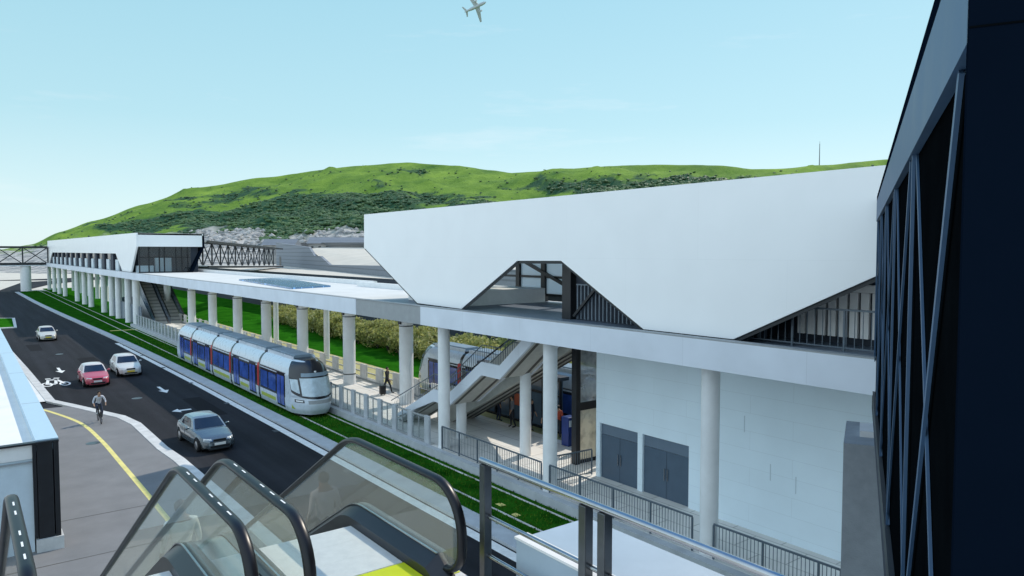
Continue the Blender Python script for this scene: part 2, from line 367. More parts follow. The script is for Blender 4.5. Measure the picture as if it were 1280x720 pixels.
# left pavement and path
kerb_line = [(1.2, 150), (2.32, 121.6), (3.12, 94.4), (3.87, 70.6), (4.29, 54.5), (5.25, 51.9), (6.32, 48.84), (7.09, 46.68), (7.45, 44.2), (7.5, 37.8), (7.67, 35.3), (7.8, 28), (7.9, 10), (7.9, -40)]
kl = smooth_line(kerb_line, 1)
pth = [p for p in kl if p[1] < 54.5]
structure(sheet(pth + [(-40, -40), (-40, 54.5)], 0.09), 'cycle_path', M['path'])
pv = [p for p in kl if p[1] >= 54.4]
structure(sheet(pv + [(-60, 54.5), (-60, 150)], 0.085), 'left_pavement', M['offwhite'])
structure(ribbon(kl, 0.50, -0.02, -0.1, 0.115), 'left_kerb', M['kerb'])
yl = smooth_line([(2.0, 58.0), (3.0, 53.5), (3.9, 51.1), (5.05, 46.4), (5.4, 41.5), (5.5, 36.5), (5.6, 28.8), (5.7, 15), (5.7, -20)], 6)
structure(ribbon(yl, 0.20, 0.094), 'yellow_path_line', M['ypaint'])
jl = MB()
for y in (25.6, 22.1, 29.6):
    jl.box(-3, y, 0.09, 7.6, y + 0.05, 0.0935)
structure(jl, 'path_joint', M['brown'])
# traffic island far left
isl = [(2.6, 111), (5.5, 111.2), (6.1, 127.5), (4.2, 128.5), (2.6, 128)]
b = MB(); b.prism([(p[0], p[1], -0.02) for p in isl], (0, 0, 0.13)); structure(b, 'island_kerb', M['kerb'])
structure(sheet([(2.9, 111.8), (5.2, 111.9), (5.7, 126.8), (4.3, 127.8), (2.9, 127.4)], 0.125), 'island_grass', M['lawn'])
# right edge line, kerb strip, track turf
structure(ribbon([(12.95, 86), (13.45, 55), (13.57, 40), (13.62, 20), (13.62, -40)], 0.40, 0.005), 'edge_line', M['paint'])
ks = [(10.7, 212), (11.35, 165), (12.3, 128), (13.6, 88), (14.1, 60), (14.22, 43), (14.3, 30), (14.3, -40)]
structure(ribbon(smooth_line(ks, 4), 0.8, -0.02, 0, 0.11), 'kerb_strip', M['strip'])
turf = [(11.1, 212), (11.75, 165), (12.7, 128), (14.0, 88), (14.5, 60), (14.62, 43), (14.7, 30), (14.7, -40), (17.3, -40), (17.4, 100), (17.3, 212), (15, 218)]
structure(sheet(turf, 0.06), 'track_turf', M['turf'])
for x in (15.53, 16.97):
    b = MB(); b.box(x - 0.04, -40, 0.05, x + 0.04, 216, 0.085); structure(b, 'track_rail', M['kerb'])
# platform, second track, lawn
b = MB(); b.box(17.62, 8, -0.05, 23.3, 104, 0.35); structure(b, 'platform', M['platform'])
b = MB(); b.box(17.28, 8, -0.05, 17.6, 104, 0.42); structure(b, 'platform_edge_kerb', M['strip'])
structure(sheet([(17.3, 104), (24, 104), (27, 104), (44, 104), (60, 230), (17.3, 230)], 0.03), 'lawn', M['lawn'])
M['yellowpave'] = mat('pale_yellow_gravel', (0.46, 0.43, 0.20), 0.9, var=0.2, scale=1.2, bump=0.4)
structure(sheet([(23.3, -10), (27.6, -10), (27.6, 103.9), (23.3, 103.9)], 0.02), 'second_track_bed', M['yellowpave'])
structure(sheet([(27.6, -10), (43.5, -10), (43.5, 103.9), (27.6, 103.9)], 0.035), 'lawn', M['lawn'])
for x in (25.5, 26.94):
    b = MB(); b.box(x - 0.035, -10, 0.02, x + 0.035, 104, 0.06); structure(b, 'track_rail', M['steel'])

# road markings
def arrow_mark(cx, cy, rot, L=3.0, kind='straight'):
    s = MB()
    def T(p):
        c, q = math.cos(rot), math.sin(rot); return (cx + p[0] * c - p[1] * q, cy + p[0] * q + p[1] * c, 0.006)
    if kind == 'straight':
        s.face([T(p) for p in [(-0.1, -L / 2), (0.1, -L / 2), (0.1, L * 0.1), (-0.1, L * 0.1)]])
        s.face([T(p) for p in [(-0.34, L * 0.1), (0.34, L * 0.1), (0, L / 2)]])
    else:
        s.face([T(p) for p in [(-0.1, -L / 2), (0.1, -L / 2), (0.1, L * 0.25), (-0.1, L * 0.35)]])
        s.face([T(p) for p in [(0.1, L * 0.25), (0.1, L * 0.42), (-0.35, L * 0.5), (-0.35, L * 0.36)]])
        s.face([T(p) for p in [(-0.35, L * 0.22), (-0.35, L * 0.64), (-0.85, L * 0.42)]])
    return s
structure(arrow_mark(6.2, 68.9, PI, 3.2), 'road_arrow', M['paint'])
structure(arrow_mark(11.0, 54.7, PI, 2.8), 'road_arrow', M['paint'])
am = arrow_mark(10.45, 46.8, PI * 0.5, 1.1); am.v = [(v[0], 46.8 + (v[1] - 46.8) * 1.7, v[2]) for v in am.v]; structure(am, 'road_arrow', M['paint'])
# bicycle symbol: two wheels and a frame
s = MB()
def ring(cx, cy, rx, ry, w):
    n = 20
    for i in range(n):
        a, c = 2 * PI * i / n, 2 * PI * (i + 1) / n
        s.face([(cx + math.cos(a) * rx, cy + math.sin(a) * ry, .006), (cx + math.cos(c) * rx, cy + math.sin(c) * ry, .006),
                (cx + math.cos(c) * (rx - w), cy + math.sin(c) * (ry - w * 2), .006), (cx + math.cos(a) * (rx - w), cy + math.sin(a) * (ry - w * 2), .006)])
ring(5.85, 61.7, 0.36, 0.95, 0.13); ring(4.75, 61.9, 0.36, 0.95, 0.13)
for p, q in [((5.85, 61.7), (5.5, 64.2)), ((4.75, 61.9), (5.0, 64.2)), ((5.0, 64.0), (5.5, 64.0)), ((4.75, 61.9), (5.3, 61.9)), ((5.3, 61.9), (5.5, 64.2)), ((4.85, 64.7), (5.2, 64.7)), ((5.4, 64.8), (5.75, 64.6))]:
    d = Vector((q[0] - p[0], q[1] - p[1], 0)).normalized(); k = Vector((d.y, -d.x, 0)) * 0.1
    s.face([(p[0] + k.x, p[1] + k.y * 2, .0065), (q[0] + k.x, q[1] + k.y * 2, .0065), (q[0] - k.x, q[1] - k.y * 2, .0065), (p[0] - k.x, p[1] - k.y * 2, .0065)])
structure(s, 'bicycle_road_marking', M['paint'])

gb = MB(); rg = random.Random(9)
for _ in range(16000):
    y = 14 + 76 * rg.random() ** 1.6; x = rg.uniform(14.62, 17.26)
    if abs(x - 15.53) < .06 or abs(x - 16.97) < .06: continue
    if rg.random() < .25: x = rg.choice([14.63, 15.45, 15.6, 16.9, 17.04, 17.25]) + rg.uniform(-.04, .04)
    h_ = rg.uniform(.03, .11); a = rg.uniform(0, 6.28); w = rg.uniform(.012, .03)
    gb.face([(x - w * math.cos(a), y - w * math.sin(a), .06), (x + w * math.cos(a), y + w * math.sin(a), .06), (x + rg.uniform(-.04, .04), y + rg.uniform(-.04, .04), .06 + h_)])
tag(gb.build('grass_tufts', grass_mat('tuft_grass', (0.02, 0.09, 0.008), (0.09, 0.20, 0.02), 0.7), recalc=False), 'short green grass growing between the tram rails', 'grass', kind='stuff')
for x, y, w, l in ((16.0, 21.6, .12, .35), (15.8, 20.4, .12, .3), (15.9, 99.5, 1.6, .5)):
    b = MB(); b.box(x - w, y - l / 2, .055, x + w, y + l / 2, .068); structure(b, 'lit_turf_and_track_mark', M['ypaint'])  # two small marks paint sunlit turf patches; the wide one is a real crossing
for x, y in ((9.0, 52.5), (11.9, 70.0), (7.2, 80.0), (5.0, 41.0)):
    b = MB(); b.lathe([(.32, .0), (.32, .006 if x != 5.0 else .098)], (x, y, 0), 20); structure(b, 'manhole_cover', M['darksteel'])
# ------------------------------------------------------------------ hills
CR = [(-420, 345), (-150, 325), (0, 312), (40, 305), (75, 290), (120, 275), (180, 256), (250, 235), (330, 222), (400, 213), (450, 208), (510, 203), (570, 207), (610, 213), (640, 217), (700, 213), (760, 208), (830, 205), (900, 207), (940, 212), (980, 211), (1024, 208), (1060, 204), (1113, 198), (1200, 190), (1400, 180), (1700, 185)]
def interp(t, x):
    for a, c in zip(t, t[1:]):
        if a[0] <= x <= c[0]:
            k = (x - a[0]) / (c[0] - a[0]); k = k * k * (3 - 2 * k) * 0.5 + k * 0.5
            return a[1] + (c[1] - a[1]) * k
    return t[-1][1]
NU, NV = 420, 110
def hill_pt(u, v):
    x = -420 + 2120 * u
    yc = interp(CR, x)
    d = ray(x, 316); d.z = 0; ln = d.length; d /= ln      # ground direction of this bearing
    D0, D1 = 330 + 40 * math.sin(x * 0.006), 820 + 140 * math.sin(x * 0.004 + 1.0)
    if v <= 0.82:
        t = v / 0.82; D = D0 + (D1 - D0) * t
        zc = CAM_H + (HOR - yc) * D1 * ln * 0 + (HOR - yc) / F_PX * (D1 / ln)
        prof = t ** 0.9 * (1 - 0.16 * math.sin(PI * t)) 
        z = -3 + (zc + 3) * prof
    else:
        t = (v - 0.82) / 0.18; D = D1 + 500 * t
        zc = CAM_H + (HOR - yc) / F_PX * (D1 / ln); z = zc - (zc + 8) * t * t * (1 - 0.3 * (1 - t)); 
    p = Vector((d.x * D, d.y * D, z))
    k = max(0.0, min(1.0, z / 25)) * (1.0 if v < 0.78 else max(0.15, 1 - (v - 0.78) * 25))
    h = noise.fractal(p * 0.010, 0.9, 2.1, 5) * 8.5 + noise.fractal(p * 0.045, 0.8, 2.2, 4) * 2.0
    gul = abs(noise.noise(Vector((x * 0.012, v * 2.5, 3.1)))) * -11
    p.z += (h + gul + 2) * k
    return p
hb = MB(); hb.grid(hill_pt, NU, NV)
hill = structure(hb, 'hill', M['field'], smooth=180, recalc=False)
hm = hill.data
ca = hm.color_attributes.new('cover', 'FLOAT_COLOR', 'POINT')
def cover(u, v, p):
    x = -420 + 2120 * u
    t = v / 0.82
    g = noise.fractal(Vector((p.x, p.y, p.z * 2)) * 0.011 + Vector((4, 9, 2)), 0.8, 2.1, 5)
    # dark scrub belt on the shoulder facing us, thinning to the crest
    def bl(cx, cw, ct, cw2): return math.exp(-((x - cx) / cw) ** 2 - ((t - ct) / cw2) ** 2)
    s_ = bl(430, 125, 0.40, 0.26) * 1.25 + bl(640, 60, 0.5, 0.22) * 0.55 + bl(760, 70, 0.52, 0.28) * 0.5 + bl(890, 80, 0.66, 0.13) * 0.9 + bl(250, 120, 0.45, 0.25) * 0.34 + 0.12
    s_ = s_ + g * 0.55 - 0.16
    s_ += noise.fractal(Vector((p.x, p.y, p.z)) * 0.035, 0.8, 2.1, 4) * 0.28
    if t > 0.85: s_ -= (t - 0.85) * 2.2
    zr = interp([(-500, 0), (40, 16), (120, 22), (230, 23), (262, 27), (325, 27), (338, 15), (372, 22), (400, 27), (480, 22), (510, 0), (2000, 0)], x)
    rock = (zr - p.z) / 5 + noise.fractal(p * 0.05, 0.8, 2.0, 4) * 1.3 if zr > 3 else 0
    return max(0, min(1, 0.5 + s_ * 2.2 - 0.45)), max(0, min(1, rock))
cov = []
for j in range(NV + 1):
    for i in range(NU + 1):
        c = cover(i / NU, j / NV, Vector(hb.v[j * (NU + 1) + i])); cov.append(c)
flat = []
for c in cov: flat += [c[0], c[1], 0, 1]
ca.data.foreach_set('color', flat)
m = mat('hill_grass', (0.085, 0.20, 0.034), 0.95, var=0.25, scale=0.03, col2=(0.23, 0.35, 0.052), bump=0.0, spec=0.1, detail=10)
n = m.node_tree; bs = n.nodes['Principled BSDF']
at = n.nodes.new('ShaderNodeAttribute'); at.attribute_name = 'cover'
sx = n.nodes.new('ShaderNodeSeparateColor'); n.links.new(at.outputs['Color'], sx.inputs[0])
tc = n.nodes.new('ShaderNodeTexCoord')
nz = n.nodes.new('ShaderNodeTexNoise'); nz.inputs['Scale'].default_value = 0.09; nz.inputs['Detail'].default_value = 9; nz.inputs['Roughness'].default_value = 0.7
n.links.new(tc.outputs['Object'], nz.inputs['Vector'])
ad = n.nodes.new('ShaderNodeMath'); ad.operation = 'ADD'; n.links.new(sx.outputs[0], ad.inputs[0]); n.links.new(nz.outputs['Fac'], ad.inputs[1])
mr = n.nodes.new('ShaderNodeMapRange'); mr.inputs[1].default_value = 0.78; mr.inputs[2].default_value = 1.12; n.links.new(ad.outputs[0], mr.inputs[0])
mx = n.nodes.new('ShaderNodeMix'); mx.data_type = 'RGBA'; old = bs.inputs['Base Color'].links[0].from_socket
mx.inputs[7].default_value = (0.034, 0.088, 0.044, 1); n.links.new(old, mx.inputs[6]); n.links.new(mr.outputs[0], mx.inputs[0])
mx2 = n.nodes.new('ShaderNodeMix'); mx2.data_type = 'RGBA'; n.links.new(mx.outputs[2], mx2.inputs[6])
rk = n.nodes.new('ShaderNodeTexNoise'); rk.inputs['Scale'].default_value = 0.16; rk.inputs['Detail'].default_value = 8
n.links.new(tc.outputs['Object'], rk.inputs['Vector'])
cr = n.nodes.new('ShaderNodeValToRGB'); cr.color_ramp.elements[0].position = 0.4; cr.color_ramp.elements[0].color = (0.20, 0.21, 0.21, 1); cr.color_ramp.elements[1].position = 0.55; cr.color_ramp.elements[1].color = (0.50, 0.48, 0.45, 1)
n.links.new(rk.outputs['Fac'], cr.inputs[0]); n.links.new(cr.outputs[0], mx2.inputs[7]); n.links.new(sx.outputs[1], mx2.inputs[0])
n.links.new(mx2.outputs[2], bs.inputs['Base Color'])
bp = n.nodes.new('ShaderNodeBump'); bp.inputs['Strength'].default_value = 0.9; bp.inputs['Distance'].default_value = 3.5
n.links.new(nz.outputs['Fac'], bp.inputs['Height']); n.links.new(bp.outputs[0], bs.inputs['Normal'])
hm.materials.clear(); hm.materials.append(m)
# scrub clumps growing on the slope
ico = bmesh.new(); bmesh.ops.create_icosphere(ico, subdivisions=1, radius=1)
IV = [v.co.copy() for v in ico.verts]; IF = [tuple(v.index for v in f.verts) for f in ico.faces]; ico.free()
sb = MB(); rnd = random.Random(3); cnt = 0
while cnt < 13000:
    u = rnd.uniform(0.17, 0.74); v = rnd.uniform(0.03, 0.80)
    i, j = int(u * NU), int(v * NV); c = cov[j * (NU + 1) + i]
    if c[1] > 0.3 or rnd.random() > c[0] ** 1.5 * 0.95 + 0.025: continue
    p = Vector(hb.v[j * (NU + 1) + i]) + Vector((rnd.uniform(-3, 3), rnd.uniform(-3, 3), 0))
    r = rnd.uniform(0.6, 1.9) * (1.2 if c[0] > .8 else 0.8)
    vs = [p + Vector((q.x * r * rnd.uniform(.8, 1.3), q.y * r * rnd.uniform(.8, 1.3), q.z * r * rnd.uniform(.45, .8) + r * .05)) for q in IV]
    sb.raw(vs, IF); cnt += 1
tag(sb.build('hillside_scrub', M['scrub'], recalc=False), 'dark green scrub spread over the grassy hillside', 'scrub', kind='stuff')
# rocks of the cutting at the foot of the hill
rb = MB(); rnd = random.Random(11)
M['rock'] = mat('pale_rock', (0.24, 0.24, 0.25), 0.9, var=0.3, scale=0.2, col2=(0.55, 0.53, 0.50), detail=6)
k = 0
while k < 520:
    x = rnd.choice([rnd.uniform(240, 330), rnd.uniform(240, 330), rnd.uniform(370, 470), rnd.uniform(60, 470)]); v = rnd.uniform(0.02, 0.5)
    u = (x + 420) / 2120; p = hill_pt(u, v); r = rnd.uniform(.7, 2.4)
    if p.z < 12 or p.z > (25 if x > 240 else 17): continue
    k += 1
    sq = rnd.uniform(.5, 1.1)
    vs = [p + Vector((q.x * r * rnd.uniform(.6, 1.4), q.y * r * rnd.uniform(.6, 1.4), q.z * r * sq * rnd.uniform(.6, 1.2))) for q in IV]
    rb.raw(vs, IF)
tag(rb.build('cutting_rocks', M['rock'], recalc=False), 'pale broken rock along the foot of the green hill', 'rocks', kind='stuff')

# ================================================================== STATIONS AND WALKWAY
# elevated walkway: fascia, deck slab, columns
wk = empty('elevated_walkway', (21.6, 60, 0), 'long pale concrete elevated walkway on round columns running between the two white stations', 'walkway')
b = MB(); b.box(17.45, 3, 6.3, 25.3, 37.0, 7.0); b.box(17.45, 37.0, 6.3, 24.9, 52.0, 7.0); b.box(17.45, 52.0, 6.3, 26.3, 226, 7.0)
b.build('deck_slab', M['deck'], wk)
b = MB(); b.box(17.2, 3, 6.2, 17.45, 29.6, 7.06); b.box(17.2, 36.6, 6.2, 17.45, 226, 7.06)
b.build('fascia', M['fascia'], wk)
b = MB(); b.box(17.23, 29.6, 6.2, 17.45, 36.6, 7.05)
b.build('recessed_fascia', M['fascia_dark'], wk)
b = MB(); b.box(17.2, 3, 7.06, 17.5, 226, 7.1); b.build('edge_coping', M['fascia_dark'], wk)
b = MB(); b.box(24.6, 37.0, 7.0, 24.9, 52.0, 7.35); b.box(26.0, 52.0, 7.0, 26.3, 226, 7.35); b.build('rear_upstand', M['white'], wk)
b = MB()
for q in [[(18.7, 50.3), (22.3, 51.8), (25.6, 71.5), (20.8, 69.5)]]:
    b.prism([(p[0], p[1], 7.0) for p in q], (0, 0, 0.12))
b.build('roof_glazing', M['solar'], wk)
def column(x, y, d, h=6.25, z0=0.33):
    b = MB(); r = d / 2
    b.lathe([(r * 1.02, z0 - 0.05), (r * 1.02, z0 + 0.15), (r, z0 + 0.18), (r, h * 0.995), (r, h)], (x, y, 0), 24)
    c = b.build('column', M['column'], wk, smooth=40)
    return c
def band(c, x, y, d, z):
    b = MB(); b.lathe([(d / 2 + .012, z), (d / 2 + .012, z + .07)], (x, y, 0), 24); b.build('steel_band', M['darksteel'], c, smooth=40)
for y in (13.57, 21.07, 28.8): column(18.0, y, 0.56, z0=0.3)
for i, y in enumerate((38.9, 47.1, 55.8, 64.4, 72.8, 81.7, 90.6)):
    c = column(21.6, y, 0.86)
    b = MB(); b.box(21.1, y - .18, 5.25, 21.17, y + .12, 5.6); b.box(20.9, y - .1, 5.45, 21.15, y + .04, 5.6)
    b.build('speaker_bracket', M['black'], c)
    if i in (1,): band(c, 21.6, y, .86, 1.05)
    band(c, 21.6, y, .86, 5.1)
for y in (60, 72.8, 85, 97): column(25.4, y, 0.5)
for y in (104.9, 110.6, 118.3, 124.0, 131.8, 146.3, 154.7, 165.3, 186.2, 197.7, 208.7, 221.5): column(18.2, y, 0.86, z0=0.0)
for y in (108, 116, 124, 133, 142, 151, 161, 172, 184, 198, 212): column(22.6, y, 0.86, z0=0.0)

def profile_shell(mb, poly, x, th, m=0):
    mb.prism([(x, y, z) for y, z in poly], (th, 0, 0), m)

# ---- near station
st = empty('station_building', (20.5, 20, 7), 'large white folded station shell with two angular openings on the near walkway end', 'station')
TOP = 11.72
nose = [(36.8, TOP), (36.85, 9.9), (31.0, 7.12), (27.07, 7.08), (22.97, 9.28), (20.29, 9.30), (16.17, 7.08), (12.69, 7.08), (8.77, 8.95), (4.6, 10.9), (4.6, TOP)]
b = MB(); profile_shell(b, nose, 17.85, 0.16); b.build('front_cladding', M['shell'], st)
b = MB()
for a, c in zip(nose[1:9], nose[2:10]): b.beam((17.93, a[0], a[1] - .012), (17.93, c[0], c[1] - .012), 0.2, 0.03, (1, 0, 0))
b.build('edge_trim', M['blacksteel'], st)
b = MB(); b.box(18.02, 4.6, TOP - 0.25, 25.2, 36.75, TOP - 0.02); b.build('roof', M['offwhite'], st)
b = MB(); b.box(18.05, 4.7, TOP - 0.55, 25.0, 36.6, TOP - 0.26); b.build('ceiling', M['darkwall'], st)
back = [(36.8, TOP), (36.8, 9.4), (41.5 - 6, 9.2), (31.5, 9.3), (26.5, 7.1), (9.0, 7.1), (4.6, 7.1), (4.6, TOP)]
b = MB(); profile_shell(b, [(36.8, TOP), (36.8, 11.1), (4.6, 11.1), (4.6, TOP)], 25.05, 0.15); b.build('rear_cladding', M['shell'], st)
# inner screen wall with vertical bars
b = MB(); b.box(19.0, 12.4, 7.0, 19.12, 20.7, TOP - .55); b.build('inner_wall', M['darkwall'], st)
b = MB()
y = 12.5
while y < 20.6: b.box(18.90, y, 7.05, 18.95, y + .05, 8.35); y += 0.2
b.box(18.90, 12.5, 8.35, 18.95, 20.6, 8.4)
b.build('bar_screen', mat('screen_bars', (0.16, 0.20, 0.24), .5), st)
b = MB(); b.box(18.75, 20.75, 7.0, 19.1, 21.25, TOP - .55); b.box(19.1, 21.3, 7.0, 19.5, 21.6, TOP - .55); b.build('service_column', M['black'], st)
b = MB(); b.beam((18.8, 20.6, 7.15), (18.8, 18.2, 9.4), .10, .10); b.build('brace', M['black'], st)
fr = MB()
for y in (26.0, 29.4, 31.6): fr.box(24.7, y, 7.0, 24.95, y + .32, TOP - .55)
for z in (7.3, 8.25, 9.25): fr.box(24.75, 24.9, z, 24.9, 33.5, z + .12)
fr.beam((24.72, 34.2, 10.2), (24.72, 25.4, 7.1), .16, .16)
fr.build('rear_frame', M['black'], st)
b = MB(); b.box(24.84, 24.9, 7.35, 24.88, 31.6, 9.6); b.build('frosted_pane', M['frost'], st)
b = MB(); b.box(19.6, 29.0, 7.01, 24.4, 35.0, 7.75); b.build('white_upstand', M['white'], st)
b = MB(); b.box(17.52, 4.6, 7.002, 25.0, 36.4, 7.008); b.build('floor_shade_sheet', mat('dark_blue_floor_shade', (.13, .17, .23), .45, var=.15, scale=1), st)  # dark blue sheet paints shade over the deck floor inside the station
# right-hand opening: counter room behind a railing
b = MB()
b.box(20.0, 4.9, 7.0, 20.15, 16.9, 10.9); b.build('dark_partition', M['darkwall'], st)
b = MB()
y = 7.4
while y < 11.7: b.box(19.5, y, 7.25, 19.62, y + .22, 8.5); y += .31
b.box(19.48, 6.9, 8.51, 19.66, 11.85, 8.72)
b.build('louvre_screen', M['white'], st)

def railing(name, label, p0, p1, z0, z1, parent=None, gap=.12, post=1.6, cat='railing', group=None, bar=.016, m='railpaint'):
    p0, p1 = Vector((*p0, 0)), Vector((*p1, 0)); d = p1 - p0; L = d.length; d /= L
    root = parent or empty(name, (p0.x, p0.y, z0), label, cat, group)
    zz = lambda p, z: (p.x, p.y, z)
    b = MB(); b.beam(zz(p0, z1), zz(p1, z1), .05, .05); b.build('top_rail', M[m], root)
    b = MB(); b.beam(zz(p0, z0 + .1), zz(p1, z0 + .1), .04, .03); b.build('bottom_rail', M[m], root)
    k = max(1, round(L / post))
    for i in range(k + 1):
        q = p0 + d * (L * i / k); b = MB(); b.beam(zz(q, z0), zz(q, z1 - .03), .05, .05, (1, 0, 0)); b.build('post', M[m], root)
    b = MB(); s = gap
    while s < L - .02:
        q = p0 + d * s; b.beam(zz(q, z0 + .1), zz(q, z1 - .02), bar, bar, (1, 0, 0)); s += gap
    b.build('baluster_infill', M[m], root)
    return root
railing('railing', 'dark bar railing in the right-hand triangular opening of the white station', (18.4, 5.2), (18.4, 15.6), 7.0, 8.1, gap=.22)
# rooftop bits
r = empty('rooftop_unit', (24.0, 36.0, TOP), 'small dark box on a bracket on the left end of the white station roof', 'roof equipment')
b = MB(); b.box(23.6, 35.7, TOP + .35, 24.5, 36.3, TOP + .75); b.build('housing', M['black'], r, bevel=.03)
b = MB(); b.box(23.7, 35.8, TOP - .05, 23.8, 36.2, TOP + .35); b.box(24.3, 35.8, TOP - .05, 24.4, 36.2, TOP + .35); b.build('bracket', M['darksteel'], r)

# lower white wall with service doors
lw = empty('service_block', (20.7, 14, 0), 'white panelled ground floor wall with two blue service doors under the walkway', 'building')
WY0, WY1 = 3.0, 21.3
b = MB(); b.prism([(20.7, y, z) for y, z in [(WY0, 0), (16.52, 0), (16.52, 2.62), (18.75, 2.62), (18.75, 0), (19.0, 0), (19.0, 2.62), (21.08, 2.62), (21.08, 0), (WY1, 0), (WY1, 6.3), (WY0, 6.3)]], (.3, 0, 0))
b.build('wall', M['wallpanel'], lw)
b = MB(); b.box(21.0, WY1 - .3, 0, 25.2, WY1, 6.3); b.build('end_wall', M['concrete'], lw)
for y0, y1 in ((16.52, 18.75), (19.0, 21.08)):
    d = MB(); d.box(20.80, y0, .3, 20.86, y1, 2.15); d = d.build('double_door', M['door'], lw)
    b = MB(); b.box(20.80, y0, 2.17, 20.86, y1, 2.62); b.build('transom', M['louvre'], d)
    b = MB()
    for k in (-.09, .06): b.box(20.755, (y0 + y1) / 2 + k, 1.05, 20.79, (y0 + y1) / 2 + k + .03, 1.5)
    b.build('handle', M['steel'], d)
    b = MB(); b.box(20.795, (y0 + y1) / 2 - .012, .3, 20.8, (y0 + y1) / 2 - .002, 2.15); b.build('door_gap', M['black'], d)
b = MB()
for y, z in ((14.2, 3.6), (13.2, 2.2), (12.3, 2.0)):
    b.box(20.693, y, z, 20.698, y + .03, z + .55)
b.build('wall_slot', M['palepanel'], lw)
b = MB(); b.box(17.62, 1, -.05, 20.7, 8, .35); structure(b, 'platform_end', M['platform'])

railing('railing', 'dark bar railing along the platform edge, left of the first white column', (17.75, 21.3), (17.75, 28.6), .38, 1.45, group=None)
railing('railing', 'dark bar railing in front of the blue service doors', (17.75, 14.0), (17.75, 20.8), .38, 1.45)
railing('railing', 'dark bar railing before the blank white wall, right of the column', (17.75, 8.2), (17.75, 13.2), .38, 1.45)
railing('railing', 'short dark railing turning in from the platform edge to the white wall corner', (18.3, 21.6), (20.6, 21.45), .38, 1.45)

# ---- zig-zag stair from platform to walkway
sr = empty('zigzag_staircase', (19.6, 28, .35), 'pale concrete zig-zag stair with two landings rising from the platform to the walkway', 'staircase')
pr_ = [(35.2, .35), (31.0, 2.45), (29.6, 2.45), (26.8, 4.35), (25.4, 4.35), (23.15, 6.15)]
X0, X1 = 18.75, 20.6
b = MB()
for (ya, za), (yb, zb) in zip(pr_, pr_[1:]):
    if za == zb: b.box(X0 + .12, yb, za - .16, X1 - .12, ya, za)
    else:
        n_ = max(3, round((zb - za) / .17)); dy = (yb - ya) / n_; dz = (zb - za) / n_
        for k in range(n_):
            b.box(X0 + .12, ya + dy * (k + 1), za + dz * k, X1 - .12, ya + dy * k, za + dz * (k + 1))
b.build('treads', M['concrete'], sr)
def stringer(x, w):
    b = MB()
    up = [(y, z + .28) for y, z in pr_]; dn = [(y, z - .34) for y, z in pr_][::-1]
    dn[-1] = (35.6, .36); 
    b.prism([(x, y, z) for y, z in up + dn], (w, 0, 0)); return b.build('stringer', M['fascia'], sr)
stringer(X0, .12); stringer(X1 - .12, .12)
b = MB()
for (ya, za), (yb, zb) in zip(pr_, pr_[1:]):
    b.face([(X0 + .12, ya, za - .3), (X1 - .12, ya, za - .3), (X1 - .12, yb, zb - .3), (X0 + .12, yb, zb - .3)])
b.build('soffit', M['soffit'], sr)
b = MB()
for x in (X0 + .3, X1 - .5):
    for (ya, za), (yb, zb) in zip(pr_, pr_[1:]):
        b.face([(x, ya, za - .305), (x + .2, ya, za - .305), (x + .2, yb, zb - .305), (x, yb, zb - .305)])
b.build('soffit_groove', M['brown'], sr)
for x in (X0 + .06, X1 - .06):
    b = MB(); b.tube([(x, y, z + 1.05) for y, z in [(35.6, .35)] + pr_[1:5] + [(24.4, 5.1)]], .025, 6); b.build('handrail', M['railpaint'], sr)
    b = MB()
    for (ya, za), (yb, zb) in zip(pr_, pr_[1:]):
        k = int(abs(yb - ya) / .17)
        for i in range(k):
            t = i / k
            if za + (zb - za) * t + 1.05 > 6.17: break
            b.box(x - .008, ya + (yb - ya) * t - .008, za + (zb - za) * t + .2, x + .008, ya + (yb - ya) * t + .008, za + (zb - za) * t + 1.05)
    b.build('baluster_infill', M['railpaint'], sr)
for x, y, h in ((20.3, 25.5, 4.2), (19.7, 29.9, 2.2)):
    b = MB(); b.lathe([(.26, .33), (.26, h)], (x, y, 0), 20); b.build('support_column', M['column'], sr, smooth=40)

# second flight (escalator) beside it
es = empty('station_escalator', (22.0, 28, .35), 'enclosed pale escalator running up behind the zig-zag stair to the walkway', 'escalator')
b = MB(); b.prism([(21.1, 34.5, .35), (21.1, 33.0, .35), (21.1, 21.9, 6.1), (21.1, 21.9, 6.27), (21.1, 25.6, 6.27), (21.1, 34.5, 1.3)], (1.5, 0, 0)); b.build('casing', M['soffit'], es)
b = MB()
for x in (21.35, 21.85, 22.3): b.prism([(x, 32.6, .52), (x, 21.95, 6.03), (x, 21.95, 6.01), (x, 32.6, .50)], (.16, 0, 0))
b.build('soffit_strip', M['brown'], es)
for x in (21.15, 22.5):
    b = MB(); b.tube([(x, 34.9, 1.35), (x, 34.2, 1.75), (x, 26.4, 6.2)], .045, 8); b.build('handrail', M['rubber'], es)

# glazed lift lobby behind the wall corner
gl = empty('glazed_lobby', (22, 22.5, .35), 'dark framed glass lobby at the end of the white wall under the stair', 'glass lobby')
fr = MB()
fr.box(21.05, 22.9, .35, 21.3, 23.2, 6.2); fr.box(23.9, 22.9, .35, 24.1, 23.1, 6.2); fr.box(21.3, 22.95, 2.7, 23.9, 23.15, 3.05); fr.box(21.3, 22.95, .35, 23.9, 23.1, .5); fr.box(22.5, 22.96, .5, 22.58, 23.08, 6.2)
fr.build('frame', M['black'], gl)
M['hazy'] = glass_mat('hazy_glass', (.85, .88, .9), .4, (.75, .78, .8), streak=True); M['sunfloor_glass'] = glass_mat('sunlit_floor_glass', (.5, .5, .45), .85, (.85, .82, .72), streak=True)  # milk added to brighten both panes; sandy tint stands for the sunlit floor
b = MB(); b.box(21.3, 23.0, 3.05, 23.9, 23.03, 6.1); b.build('upper_pane', M['hazy'], gl)
